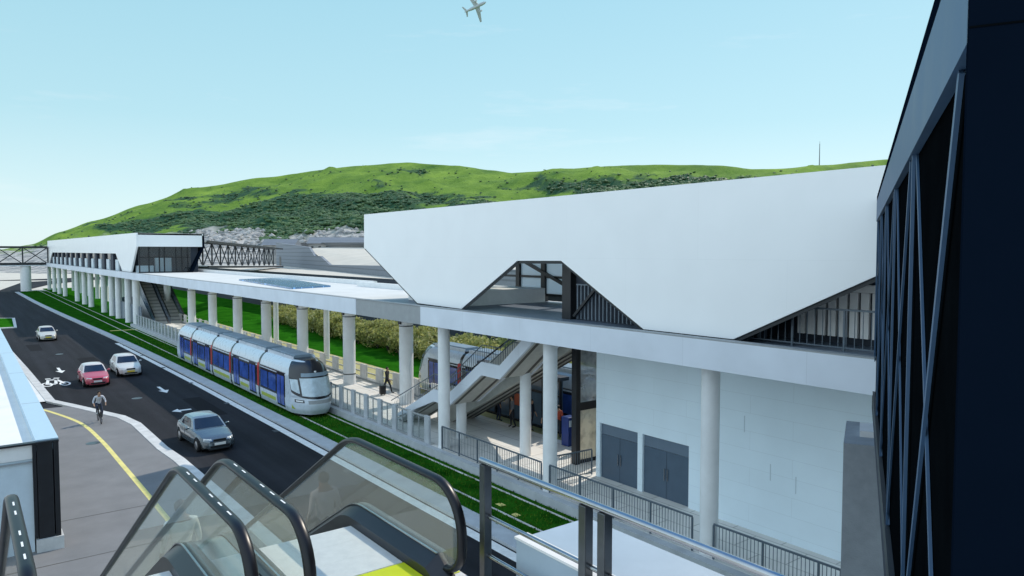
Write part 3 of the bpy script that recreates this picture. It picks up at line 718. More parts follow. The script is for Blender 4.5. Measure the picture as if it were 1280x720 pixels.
b = MB(); b.box(21.3, 23.0, .5, 23.9, 23.03, 2.7); b.build('lower_pane', M['sunfloor_glass'], gl)
b = empty('ticket_machine', (23.0, 25.6, .35), 'bright blue ticket machine beside the white column under the stair', 'ticket machine')
c = MB(); c.box(22.75, 25.3, .35, 23.3, 25.8, 1.75); c.build('cabinet', M['bluesign'], b, bevel=.03)
c = MB(); c.box(22.8, 25.27, 1.3, 23.25, 25.3, 1.6); c.build('screen', M['palepanel'], b)

fg = empty('glazed_frontage', (24.2, 30.5, .35), 'dark framed glazed frontage in the shade behind the zig-zag stair', 'shop front')
b = MB(); b.box(24.2, 27.4, .35, 24.26, 34.4, 3.1); b.build('glazing', M['sideglass'], fg)
for y in (27.4, 28.8, 30.2, 31.6, 33.0, 34.3):
    b = MB(); b.box(24.08, y, .35, 24.2, y + .1, 3.1); b.build('mullion', M['black'], fg)
for z in (.35, 2.2, 3.0):
    b = MB(); b.box(24.06, 27.4, z, 24.19, 34.4, z + .1); b.build('rail', M['black'], fg)
b = MB(); b.box(23.9, 27.2, 3.1, 24.5, 34.6, 3.28); b.build('canopy', M['darkwall'], fg)
for y, c_ in ((28.0, 'ypaint'), (30.9, 'redtrim0'), (32.3, 'ypaint')):
    if c_ == 'redtrim0': c_ = 'poster'; M['poster'] = mat('rust_red_poster', (.40, .10, .05), .5, var=.1)
    b = MB(); b.box(24.17, y, 1.2, 24.195, y + .45, 1.85); b.build('poster', M[c_], fg)

# ---- platform fences
pf = empty('platform_fence', (17.55, 50, .35), 'grey panel and glass fence along the near platform edge behind the tram', 'fence')
y = 29.6; i = 0
while y < 101:
    b = MB(); b.box(17.62, y, .35, 17.74, y + .42, 1.75); b.build('grey_panel', M['strip'], pf, bevel=.01)
    b = MB(); b.box(17.665, y + .44, .5, 17.685, y + 1.62, 1.62); b.build('glass_panel', M['clear'], pf)
    b = MB(); b.box(17.64, y + .42, 1.64, 17.72, y + 1.65, 1.7); b.box(17.64, y + .42, .4, 17.72, y + 1.65, .48); b.box(17.65, y + 1.0, .48, 17.7, y + 1.04, 1.64); b.build('frame', M['fascia_dark'], pf)
    y += 1.65; i += 1
rf = empty('rear_platform_fence', (23.1, 60, .35), 'row of pale square fence panels with gaps along the far side of the platform', 'fence')
y = 35.0; i = 0
while y < 103:
    b = MB(); b.box(23.05, y, .35, 23.2, y + .95, 1.5); b.build('panel', M['kerb'], rf, bevel=.015)
    y += 2.5; i += 1
for z in (.55, .95, 1.38):
    b = MB(); b.box(23.1, 35, z, 23.15, 103, z + .05); b.build('rail', M['kerb'], rf)
b = MB(); b.box(23.02, 35, .34, 23.3, 103, .48); b.build('plinth', M['fascia_dark'], rf)

# ---- far station
fs = empty('far_station', (21, 160, 7), 'smaller white folded station at the far end of the walkway with a dark glazed end', 'station')
T2 = 12.25
pl = [(219, T2 + .4), (102, T2 - .1), (102, 10.35), (106, 7.08), (112.5, 7.08), (117.5, 9.5), (208, 9.7), (215, 7.1), (220, 7.1)]
b = MB(); profile_shell(b, pl, 17.85, .2); b.build('front_cladding', M['shell'], fs)
b = MB(); b.prism([(18.05, 102, T2 - .35), (18.05, 219, T2 + .1), (18.05, 219, T2 + .35), (18.05, 102, T2 - .12)], (7.9, 0, 0)); b.build('roof', M['offwhite'], fs)
b = MB(); b.box(18.06, 102.0, 10.4, 25.8, 102.25, T2 - .15); b.build('end_cladding', M['shell'], fs)
b = MB(); b.prism([(25.8, 102.05, T2 - .15), (25.8, 102.05, 10.38), (24.2, 102.05, 7.0), (24.6, 102.05, 7.0), (26.1, 102.05, 10.4), (26.1, 102.05, T2 - .15)], (0, 4, 0)); b.build('rear_corner', M['navy'], fs)
fr = MB()
for x in (18.25, 19.35, 20.6, 21.2, 22.6, 23.3, 24.05): fr.box(x, 102.7, 7.0, x + .13, 102.9, 10.4)
fr.box(18.2, 102.7, 8.95, 24.5, 102.85, 9.05); fr.box(18.2, 102.7, 7.0, 24.5, 102.85, 7.15)
fr.build('end_mullions', M['black'], fs)
b = MB(); b.box(18.2, 102.78, 7.1, 24.5, 102.8, 10.4); b.build('end_glazing', M['clear'], fs)
b = MB(); b.box(18.15, 108, 7.0, 25.6, 108.3, 11.5); b.box(24.5, 103, 7.0, 25.5, 108, 11.5); b.build('inner_wall', M['darkwall'], fs)
b = MB(); b.box(20.7, 105.5, 7.0, 22.7, 106, 9.0); b.box(18.4, 105.0, 7.0, 20.4, 106, 7.9); b.build('lift_box', M['palepanel'], fs)
b = MB(); b.box(18.3, 112, 7.0, 18.36, 216, 10.2); b.build('side_glazing', M['darkglass'], fs)
y = 113
while y < 214:
    fr = MB(); fr.box(18.05, y, 7.0, 18.28, y + 2.2, 9.75); fr.build('side_pier', M['darkwall'], fs)
    fr = MB(); fr.box(18.1, y + 4, 7.0, 18.28, y + 6.6, 8.6); fr.build('side_panel', M['palepanel'], fs); y += 8.2
fss = empty('far_stairs', (21, 103, 0), 'two pale flights of steps under the far station, beside dark glass sides', 'stairs')
for x0, x1 in ((19.8, 21.4), (21.7, 23.2)):
    b = MB(); n_ = 32
    for k in range(n_):
        b.box(x0, 102 + 13 * k / n_, 0.0, x1, 102 + 13 * (k + 1) / n_, .2 + 6.4 * (k + 1) / n_)
    for k in range(0, n_, 2): b.box(x0 + .02, 101.96 + 13 * k / n_, .06 + 6.4 * (k + 1) / n_, x1 - .02, 101.995 + 13 * k / n_, .19 + 6.4 * (k + 1) / n_, 1)  # dark strips paint the shadow gaps between steps
    b.build('flight', [M['concrete'], M['fascia_dark']], fss)
for x in (19.65, 21.5, 23.3):
    b = MB(); b.prism([(x, 101.5, .2), (x, 101.5, 1.2), (x, 115, 7.6), (x, 115, 5.5)], (.08, 0, 0)); b.build('glass_side', M['sideglass'], fss)
    b = MB(); b.beam((x + .04, 101.5, 1.25), (x + .04, 115, 7.65), .14, .12); b.build('handrail', M['black'], fss)
b = MB(); b.box(18.4, 103, .1, 18.5, 128, 2.6); b.box(18.4, 128, .1, 23, 128.1, 2.6)
g_ = tag(b.build('glass_screen', M['sideglass'], origin=(18.4, 115, 0)), 'low dark glass screen between the far station columns', 'glass screen')

# ---- lattice footbridges
def lattice(name, label, A, B, zb, zt, cell, w=2.6, mat_='blacksteel', t=.2, xx=True, deck=True, group=None, both=False, far_side=None):
    A, B = Vector(A), Vector(B); d = (B - A); L = d.length; d /= L; si = Vector((d.y, -d.x, 0))
    root = empty(name, (A + B) / 2 + Vector((0, 0, zb[0])), label, 'footbridge', group)
    k = max(2, round(L / cell))
    P = lambda s, f, side: A + d * (L * s) + si * side + Vector((0, 0, zb[0] + (zb[1] - zb[0]) * s + f * ((zt[0] - zb[0]) * (1 - s) + (zt[1] - zb[1]) * s)))
    if far_side is None: far_side = w / 2
    else: far_side = far_side * w / 2
    for side in (-w / 2, w / 2):
        b = MB(); b.beam(P(0, 1, side), P(1, 1, side), t * 1.6, t * 1.6); b.build('top_chord', M[mat_], root)
        b = MB(); b.beam(P(0, 0, side), P(1, 0, side), t * 1.6, t * 1.8); b.build('bottom_chord', M[mat_], root)
        if side == far_side and not both: continue
        for i in range(k + 1):
            b = MB(); b.beam(P(i / k, 0, side), P(i / k, 1, side), t, t, d); b.build('post', M[mat_], root)
            if i < k:
                b = MB(); b.beam(P(i / k, 0, side), P((i + 1) / k, 1, side), t * .7, t * .7); b.build('diagonal', M[mat_], root)
                b = MB(); b.beam(P(i / k, 1, side + .02), P((i + 1) / k, 0, side + .02), t * .65, t * .65); b.build('diagonal', M[mat_], root)
    b = MB(); b.prism([P(0, .02, -w / 2), P(0, .02, w / 2), P(1, .02, w / 2), P(1, .02, -w / 2)], (0, 0, .15)); b.build('deck', M['fascia'], root)
    b = MB(); b.prism([P(0, 1, -w / 2), P(0, 1, w / 2), P(1, 1, w / 2), P(1, 1, -w / 2)], (0, 0, .1)); b.build('roof', M['darkwall'] if not deck else M['offwhite'], root)
    return root
lb = lattice('footbridge', 'dark lattice footbridge spanning the road at the left, on one round column', (-30, 217.5, 0), (17.6, 217.5, 0), (6.85, 6.85), (11.0, 11.0), 5.3, 3.0, t=.30, deck=False, far_side=-1)
b = MB(); b.lathe([(1.15, -.05), (1.15, 6.75)], (12.9, 217.2, 0), 24); b.build('column', M['column'], lb, smooth=40)
b = MB(); b.box(-30, 215.85, 6.3, 17.6, 216.0, 7.1); b.build('deck_edge', M['fascia'], lb)
lattice('footbridge', 'dark lattice footbridge leading right from the far station to the grey stone building', (27.0, 108, 0), (56.5, 160, 0), (7.6, 6.5), (11.2, 10.45), 4.9, 2.0, t=.19, far_side=1)

# ---- grey stone building on a podium, its front painted dark for shade behind the hedge
pb = empty('stone_building', (45, 100, 0), 'grey stone-coursed building with a sunlit pale roof terrace behind the walkway', 'building')
b = MB(); b.prism([(43, 20, 0), (43, 103, 0), (45, 210, 0), (140, 210, 0), (140, 20, 0)], (0, 0, 6.2)); b.build('podium', M['sand'], pb)
b = MB(); b.prism([(42.9, 20, 0), (42.9, 103.5, 0), (44.9, 210, 0), (45, 210, 0), (43, 103, 0), (43, 20, 0)], (0, 0, 6.3)); b.build('front_shade_sheet', M['darkwall'], pb)  # dark sheet paints the shade on the podium's front wall
F0 = Vector((46.5, 84.2, 0)); fdir = (Vector((69.0, 196.8, 0)) - F0).normalized(); fn = Vector((fdir.y, -fdir.x, 0))
def fp(s, z, dp=0):
    p = F0 + fdir * s + fn * dp; return (p.x, p.y, z)
def fq(x, y, dp=0):
    d = ray(x, y); o = F0 + fn * dp - CAM; return tuple(CAM + d * (fn.dot(Vector((o.x, o.y, 0))) / (fn.x * d.x + fn.y * d.y)))
M['stone2'] = mat('grey_stone_coursed', (0.23, 0.25, 0.28), .8, var=.1)
def courses(mname, zsc, bot):
    m_ = M[mname]; n_ = m_.node_tree; bb = n_.nodes['Principled BSDF']
    tc_ = n_.nodes.new('ShaderNodeTexCoord'); sp_ = n_.nodes.new('ShaderNodeSeparateXYZ'); n_.links.new(tc_.outputs['Object'], sp_.inputs[0])
    wv = n_.nodes.new('ShaderNodeMath'); wv.operation = 'MULTIPLY'; wv.inputs[1].default_value = zsc; n_.links.new(sp_.outputs['Z'], wv.inputs[0])
    fr_ = n_.nodes.new('ShaderNodeMath'); fr_.operation = 'FRACT'; n_.links.new(wv.outputs[0], fr_.inputs[0])
    gt = n_.nodes.new('ShaderNodeMath'); gt.operation = 'GREATER_THAN'; gt.inputs[1].default_value = .22; n_.links.new(fr_.outputs[0], gt.inputs[0])
    mr_ = n_.nodes.new('ShaderNodeMapRange'); mr_.inputs[3].default_value = bot; n_.links.new(gt.outputs[0], mr_.inputs[0])
    mm = n_.nodes.new('ShaderNodeMix'); mm.data_type = 'RGBA'; mm.blend_type = 'MULTIPLY'; mm.inputs[0].default_value = 1
    n_.links.new(bb.inputs['Base Color'].links[0].from_socket, mm.inputs[6]); n_.links.new(mr_.outputs[0], mm.inputs[7]); n_.links.new(mm.outputs[2], bb.inputs['Base Color'])
courses('stone2', 1.15, .72)
LL = (Vector((69.0, 196.8, 0)) - F0).length
b = MB(); b.prism([fp(-40, 6.15), fp(LL, 6.15), fq(345, 303), fq(386, 309), fq(393, 320), fq(400, 320), fq(412, 331), fq(498, 332.5), fp(-40, fq(498, 332.5)[2] + .3)], tuple(fn * .5)); b.build('stone_wall', M['stone2'], pb)
b = MB(); b.face([fq(386, 310, .5), fq(412, 331.5, .5), fq(498, 333, .5), fp(-40, fq(498, 332.5)[2] + .2, .5), fp(-40, 10.4, 26), fq(386, 309.3, 30)]); b.build('terrace', M['sand'], pb)
b = MB(); b.prism([fp(-40, 6, 26.1), fp(LL, 6, 36), fq(345, 303.5, 36), fq(460, 303, 26.1), fp(-40, 12.4, 26.1)], tuple(fn * 1)); b.build('rear_wall', M['stone2'], pb)
b = MB(); b.prism([fp(LL - 9, 6.25, -.02), fp(LL - 6, 6.25, -.02), fp(LL - 6, 8.6, -.02), fp(LL - 9, 8.6, -.02)], tuple(fn * .05)); b.build('dark_door', M['black'], pb)

# sheds at the foot of the hill
for i, (x, dist, wd, dp, h, lab) in enumerate([(430, 300, 26, 10, 5.5, 'long low grey-roofed shed at the foot of the hill, above the stone building'), (352, 320, 13, 8, 5.0, 'small pale shed among the rocks at the foot of the hill')]):
    d = ray(x, 316); d.z = 0; d.normalize(); c = CAM + d * dist; c.z = 0
    r = empty('hill_shed', (c.x, c.y, 4), lab, 'shed', rz=-yaw)
    b = MB(); p0 = c; b.box(c.x - wd / 2, c.y - dp / 2, 0, c.x + wd / 2, c.y + dp / 2, 8 + h); b.build('wall', M['rock'], r)
    b = MB(); b.prism([(c.x - wd / 2 - .6, c.y - dp / 2 - .8, 8 + h - .2), (c.x - wd / 2 - .6, c.y, 8 + h + 2.4), (c.x - wd / 2 - .6, c.y + dp / 2 + .8, 8 + h - .2)], (wd + 1.2, 0, 0)); b.build('roof', M['stone'], r)
    for k in range(int(wd / 3)):
        b = MB(); b.box(c.x - wd / 2 + 1 + 3 * k, c.y - dp / 2 - .06, 8 + h - 2.2, c.x - wd / 2 + 2.0 + 3 * k, c.y - dp / 2, 8 + h - 1.2); b.build('window', M['darkglass'], r)

# masts
def mast(x, y0, y1, dist, r, label):
    p = CAM + ray(x, y1) * dist; q = CAM + ray(x, y0) * dist
    root = empty('mast', p, label, 'mast')
    b = MB(); b.tube([(p.x, p.y, p.z - 4), (p.x, p.y, q.z)], [r * 1.3, r * .7], 8); b.build('pole', M['darksteel'], root)
    b = MB(); b.box(p.x - r * 2, p.y - r * 2, p.z - 4, p.x + r * 2, p.y + r * 2, p.z - .5); b.build('base', M['concrete'], root)
    b = MB(); b.tube([(p.x, p.y, q.z), (p.x, p.y, q.z + 2.5)], r * .3, 6); b.build('aerial', M['darksteel'], root)
mast(1024, 180, 214, 700, .42, 'tall thin mast on the hilltop above the right end of the white station')
mast(727, 229, 246, 320, .12, 'short thin pole on the slope above the middle of the white roof')

# ================================================================== FOREGROUND
# landing floor
ln = MB(); ln.box(-3.5, -6, 6.2, 3.78, 6.28, 6.5)
lf = tag(ln.build('landing_floor', M['alu']), kind='structure')
b = MB(); b.box(-3.5, 5.75, 6.5, 3.77, 6.2, 6.504); structure(b, 'landing_warning_strip', M['yellow'])
T30 = math.tan(math.radians(30))
def arc(cy, cz, r, a0, a1, n=8):
    return [(cy + r * math.cos(a0 + (a1 - a0) * i / n), cz + r * math.sin(a0 + (a1 - a0) * i / n)) for i in range(n + 1)]
def knee(y, z, r, n=8):
    """level run meeting a 30 degree fall at (y, z), rounded"""
    t = r * math.tan(math.radians(15)); c = (y - t, z - r)
    return [(c[0] + r * math.sin(math.radians(30) * i / n), c[1] + r * math.cos(math.radians(30) * i / n)) for i in range(n + 1)]
YL = 19.6
def rail_path(zt=7.45):
    low = (YL, zt - T30 * (YL - 7.85))
    p = [low] + knee(7.85, zt, 1.0)[::-1] + [(6.9, zt), (6.25, zt)]
    p += arc(5.92, zt - .46, .46, PI / 2, PI, 9) + [(5.46, zt - .54)] + arc(5.72, zt - .56, .26, PI, 1.5 * PI, 6)
    return p
def base_path(zb, y=7.7):
    return [(YL, zb - T30 * (YL - y))] + knee(y, zb, .9)[::-1] + [(6.3, zb), (5.85, zb)] 
def escalator(name, label, xl, xr, dash, group):
    root = empty(name, ((xl + xr) / 2, 6, 6.5), label, 'escalator', group)
    rp = rail_path()
    # densify the straight fall
    y0, z0 = rp[0]; y1, z1 = rp[1]
    den = [(y0 + (y1 - y0) * k / 30, z0 + (z1 - z0) * k / 30) for k in range(30)] + rp[1:]
    bp = base_path(6.70); ip = base_path(6.60)
    for x, sgn, dd in ((xl, 1, dash[0]), (xr, -1, dash[1])):
        h = MB(); h.tube([(x, y, z - .03) for y, z in rp], .034, 12, sx=1.0)
        # flatten into a wide handrail section
        h.v = [(x + (v[0] - x) * 1.55, v[1], v[2]) for v in h.v]
        if dd:
            ds = h; acc = 0; nxt = .1
            for (ya, za), (yb, zb) in zip(rp[1:], rp[2:]):
                L = math.hypot(yb - ya, zb - za); n_ = Vector((0, -(zb - za), yb - ya)).normalized()
                if n_.z < 0 or (abs(n_.z) < .5 and n_.y > 0): n_ = -n_
                if n_.y > 0 and abs(n_.z) < .9: n_ = -n_
                s = nxt - acc
                while s < L:
                    for e in (0,):
                        t0, t1 = s / L, min(1, (s + .11) / L)
                        if (t1 - t0) * L < .07: continue
                        a = Vector((x, ya + (yb - ya) * t0, za + (zb - za) * t0 - .03)) + n_ * .0352; c = Vector((x, ya + (yb - ya) * t1, za + (zb - za) * t1 - .03)) + n_ * .0352
                        w = Vector((.007, 0, 0)); ds.face([a - w, c - w, c + w, a + w], 1)
                    s += .27
                nxt = acc + s; acc += L
        h = h.build('handrail', [M['rubber'], M['white']], root, smooth=50)
        g = MB(); poly = [(y, z - .05) for y, z in rp[:1]] + [(y, z - .05) for y, z in rp[1:-6]] + [(y + .03, z) for y, z in rp[-6:-1]]
        poly += [(5.85, 6.68)] + [(y, z - .02) for y, z in bp[::-1]]
        g.prism([(x - .006, y, z) for y, z in poly], (.012, 0, 0)); g.build('glass_panel', M['bal_glass'], root)
        # inner skirt: sloping deck and vertical face
        sk = MB(); xi = x + sgn * .17; xo = x + sgn * .02; xe = x - sgn * .03
        zend = [(5.62, 6.505)]
        A = [(xe, y, z) for y, z in bp] + [(xe, 5.62, 6.55)]; B_ = [(xo, y, z) for y, z in bp] + [(xo, 5.62, 6.55)]
        C_ = [(xi, y, z) for y, z in ip] + [(xi, 5.66, 6.52)]; D_ = [(xi, y, z - .22) for y, z in ip] + [(xi, 5.66, 6.4)]
        for P_, Q_ in ((A, B_), (B_, C_), (C_, D_)):
            for i in range(len(P_) - 1): sk.face([P_[i], Q_[i], Q_[i + 1], P_[i + 1]])
        sk.face([A[-1], B_[-1], C_[-1], D_[-1]])
        sk.build('skirt_panel', M['skirt'], root, smooth=35)
        cb = MB()
        for q0, q1 in zip(bp, bp[1:]): cb.beam((xo + sgn * .012, q0[0], q0[1] + .006), (xo + sgn * .012, q1[0], q1[1] + .006), .02, .012)
        cb.build('glass_clamp', M['steel'], root)
        # outer casing under the glass
        oc = MB(); xs = x - sgn * .03
        oc.prism([(xs, y, z) for y, z in bp] + [(xs, 5.85, 6.3), (xs, 7.6, 5.5), (xs, YL, bp[0][1] - 1.15)], (-sgn * .05, 0, 0)); oc.build('outer_casing', M['darksteel'], root)
    X0, X1 = xl + .175, xr - .175
    b = MB(); b.box(X0, 5.70, 6.5, X1, 6.25, 6.515); b.build('comb_plate', M['yellow'], root)
    yy, zz_ = 6.28, 6.51; k = 0
    while yy < YL - .4:
        if k >= 3: zz_ -= .231
        st_ = MB(); ng = 22
        st_.box(X0, yy, zz_ - .25, X1, yy + .399, zz_ - (.005 if k >= 3 else 0))
        for i in range(ng if k >= 3 else 0):
            xa = X0 + (X1 - X0) * i / ng; st_.box(xa, yy + .004, zz_ - .005, xa + (X1 - X0) / ng * .8, yy + .394, zz_)
        so = st_.build('step', M['alu'], root)
        yy += .4; k += 1
    und = MB(); und.prism([(X0 - .15, 6.3, 6.2), (X0 - .15, 7.7, 6.1), (X0 - .15, YL, 6.1 - T30 * (YL - 7.7)), (X0 - .15, YL, 5.2 - T30 * (YL - 7.7)), (X0 - .15, 7.4, 5.2), (X0 - .15, 6.3, 5.4)], (X1 - X0 + .3, 0, 0)); und.build('truss_casing', M['darksteel'], root)
    return root
escalator('escalator', 'left foreground escalator dropping to the street, at the bottom left corner', .30, 1.70, (1, 1), None)
escalator('escalator', 'right foreground escalator dropping to the street, beside the steel railing', 2.15, 3.60, (1, 0), None)
b = MB()
bp = base_path(6.69)
for q0, q1 in zip(bp, bp[1:]): b.face([(1.79, q0[0], q0[1]), (2.06, q0[0], q0[1]), (2.06, q1[0], q1[1]), (1.79, q1[0], q1[1])])
b.face([(1.79, 5.85, 6.69), (2.06, 5.85, 6.69), (2.06, 5.85, 6.5), (1.79, 5.85, 6.5)])
tag(b.build('cover_plate', M['steel'], origin=(1.92, 6, 6.6)), 'steel cover strip between the two foreground escalators', 'cover plate')

# steel railing at the landing edge
sr2 = empty('steel_railing', (4.0, 5.7, 6.5), 'heavy steel handrail with square posts beside the right foreground escalator', 'railing')
b = MB(); b.tube([(4.0, 5.72, 7.57), (4.0, -3, 7.57)], .032, 14); b.build('top_rail', M['steel'], sr2, smooth=40)
b = MB(); b.tube([(4.08, 5.72, 7.535), (4.08, -3, 7.535)], .022, 10); b.build('inner_rail', M['trussblue'], sr2, smooth=40)
for z in (7.03, 6.64):
    b = MB(); b.tube([(4.02, 5.7, z), (4.02, -3, z)], .022, 10); b.build('lower_rail', M['steel'], sr2, smooth=40)
for y in (5.62, 4.20, 3.98, 2.4, .9):
    b = MB(); b.box(3.965, y, 5.9, 4.055, y + .085, 7.54); b.build('post', M['darksteel'], sr2, bevel=.006)
b = MB(); b.box(3.9, 4.14, 6.47, 4.12, 4.36, 6.52); b.build('base_plate', M['darksteel'], sr2)
bx = empty('parapet_box', (4.6, 3.5, 5.5), 'plain white parapet box below the steel railing beside the dark bridge', 'parapet')
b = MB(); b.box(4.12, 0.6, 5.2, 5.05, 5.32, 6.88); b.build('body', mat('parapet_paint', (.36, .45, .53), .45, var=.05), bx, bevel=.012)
b = MB(); b.box(4.11, .6, 6.882, 4.27, 5.33, 6.905); b.build('sunlit_edge_strip', M['white'], bx)  # white strip paints the sunlit line along the box edge

# dark lattice bridge building on the right
tb = empty('truss_building', (2.92, 1.1, 6.0), 'tall dark bridge building with slender crossed steel members at the right edge', 'bridge building')
a_ = math.radians(63.24); dv = Vector((math.sin(a_), math.cos(a_), 0)); nv = Vector((math.cos(a_), -math.sin(a_), 0)); P0 = Vector((2.92, 1.1, 0))
def tp(s, z, dpt=0): return P0 + dv * s + nv * dpt + Vector((0, 0, z))
LS = 16.6; ZB, ZT = 6.0, 10.85
b = MB(); b.prism([tp(.02, ZB, .06), tp(LS, ZB, .06), tp(LS, ZT - .05, .06), tp(.02, ZT - .05, .06)], tuple(nv * .1)); b.build('inner_screen', M['darkscreen'], tb)
b = MB(); b.prism([tp(0, 10.36), tp(LS, 10.36), tp(LS, ZT), tp(0, ZT)], tuple(nv * .055)); b.build('top_band', M['trussblue'], tb)
b = MB(); b.prism([tp(0, ZB), tp(LS, ZB), tp(LS, ZB + .3), tp(0, ZB + .3)], tuple(nv * .055)); b.build('bottom_band', M['blacksteel'], tb)
b = MB(); b.prism([tp(0, ZT), tp(LS, ZT), tp(LS, ZT, 4.2), tp(0, ZT, 4.2)], (0, 0, .12)); b.build('roof', M['navy'], tb)
b = MB(); b.prism([tp(0, ZB - .02), tp(LS, ZB - .02), tp(LS, ZB - .02, 4.2), tp(0, ZB - .02, 4.2)], (0, 0, -.2)); b.build('floor', M['darkwall'], tb)
PL = 3.27
for k in range(6):
    s0 = .10 + PL * k
    if s0 > LS: break
    b = MB(); b.beam(tp(s0, ZB + .3, .028), tp(s0, 10.36, .028), .065 if k else .10, .025, nv); b.build('post', M['trussblue'], tb)
    s1 = min(LS, s0 + PL)
    b = MB(); b.beam(tp(s0 + .35, 10.36, .03), tp(s1 + .1, ZB + .3, .03), .062, .02, nv); b.build('diagonal', M['trussblue'], tb)
    b = MB(); b.beam(tp(s1 - .05, 10.36, .047), tp(s0 - .05, ZB + .3, .047), .062, .016, nv); b.build('diagonal', M['trussblue'], tb)
e0 = tp(-.02, ZB - .2, .02)
b = MB(); b.prism([tp(-.04, ZB - .25, .0), tp(-.04, ZB - .25, 4.2), tp(-.04, ZT + .14, 4.2), tp(-.04, ZT + .14, .0)], tuple(dv * .06)); b.build('end_panel', M['navy'], tb)
b = MB(); b.prism([tp(-.043, 10.40, .0), tp(-.043, 10.40, 4.2), tp(-.043, 10.407, 4.2), tp(-.043, 10.407, .0)], tuple(dv * .004)); b.build('panel_joint', M['darkscreen'], tb)
# concrete pier under it
q0 = Vector((14.4, 7.52, 0))
pm = MB(); pm.prism([q0 + Vector((0, 0, -.05)), q0 + nv * .02 + dv * 2.2 + Vector((0, 0, -.05)), q0 + dv * 2.2 + nv * 3.4 + Vector((0, 0, -.05)), q0 + nv * 3.4 + Vector((0, 0, -.05))], (0, 0, 5.72))
pm = tag(pm.build('bridge_pier', mat('rough_concrete', (.24, .27, .30), .85, var=.14, scale=2, bump=.5), origin=q0), 'grey rough concrete pier under the dark bridge in front of the white wall', 'pier')
b = MB(); q1 = q0 + dv * .7 + nv * .3; b.prism([q1 + Vector((0, 0, 5.67)), q1 + dv * .9 + Vector((0, 0, 5.67)), q1 + dv * .9 + nv * 2 + Vector((0, 0, 5.67)), q1 + nv * 2 + Vector((0, 0, 5.67))], (0, 0, .13)); b.build('bearing', M['concrete'], pm)

# left pavilion
pv_ = empty('pavilion', (2.3, 27, .09), 'low flat-roofed white pavilion with a black corner post beside the grey path', 'pavilion')
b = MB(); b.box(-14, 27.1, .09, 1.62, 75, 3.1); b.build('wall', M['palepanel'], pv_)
b = MB(); b.box(-14, 27.06, 3.1, 1.62, 27.1, 3.56); b.build('fascia', M['white'], pv_)
b = MB(); b.box(-14, 27.03, 2.98, 1.62, 27.09, 3.02); b.build('panel_joint', M['fascia_dark'], pv_)
b = MB(); b.box(-14, 26.95, 3.56, 2.34, 27.2, 3.62); b.box(1.62, 26.98, .55, 1.72, 27.1, 3.56); b.build('black_trim', M['black'], pv_)
b = MB(); b.box(1.74, 26.98, .5, 2.16, 27.5, 3.56); b.box(2.19, 26.97, .5, 2.33, 27.5, 3.56); b.build('corner_post', M['black'], pv_)
b = MB(); b.box(1.66, 26.9, .08, 2.4, 27.6, .5); b.build('post_plinth', M['kerb'], pv_)
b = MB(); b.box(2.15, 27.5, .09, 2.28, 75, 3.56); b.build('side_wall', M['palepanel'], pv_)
b = MB(); b.box(-14, 27.2, 3.3, 1.75, 75, 3.4); b.build('roof', M['offwhite'], pv_)
b = MB(); b.box(1.72, 27.1, 3.3, 2.34, 75.2, 3.66); b.build('roof_parapet', mat('parapet_coping', (.42, .56, .66), .35, var=.04), pv_)
for y in (34, 43, 52, 61):
    b = MB(); b.box(1.74, y, 3.661, 2.33, y + .03, 3.664); b.build('coping_joint', M['fascia_dark'], pv_)

# ================================================================== VEHICLES
def smoothstep(a, b, x):
    t = max(0, min(1, (x - a) / (b - a))); return t * t * (3 - 2 * t)
def poly_at(t, x):
    if x <= t[0][0]: return t[0][1]
    for a, c in zip(t, t[1:]):
        if x <= c[0]: return a[1] + (c[1] - a[1]) * (x - a[0]) / (c[0] - a[0])
    return t[-1][1]
M['tyre'] = mat('tyre', (.014, .014, .015), .85, var=.1)
M['rim'] = mat('alloy_rim', (.45, .46, .48), .35, metal=.8, var=.05)
M['lamp'] = mat('headlamp_lens', (.75, .78, .80), .08, var=.0, spec=.9)
M['trim'] = mat('black_trim', (.012, .013, .015), .45, var=.0)
M['plate_w'] = mat('white_plate', (.75, .75, .72), .5, var=.0)
M['plate_y'] = mat('yellow_plate', (.75, .55, .02), .5, var=.0)
M['tail'] = mat('red_lamp', (.35, .01, .01), .2, var=.0)

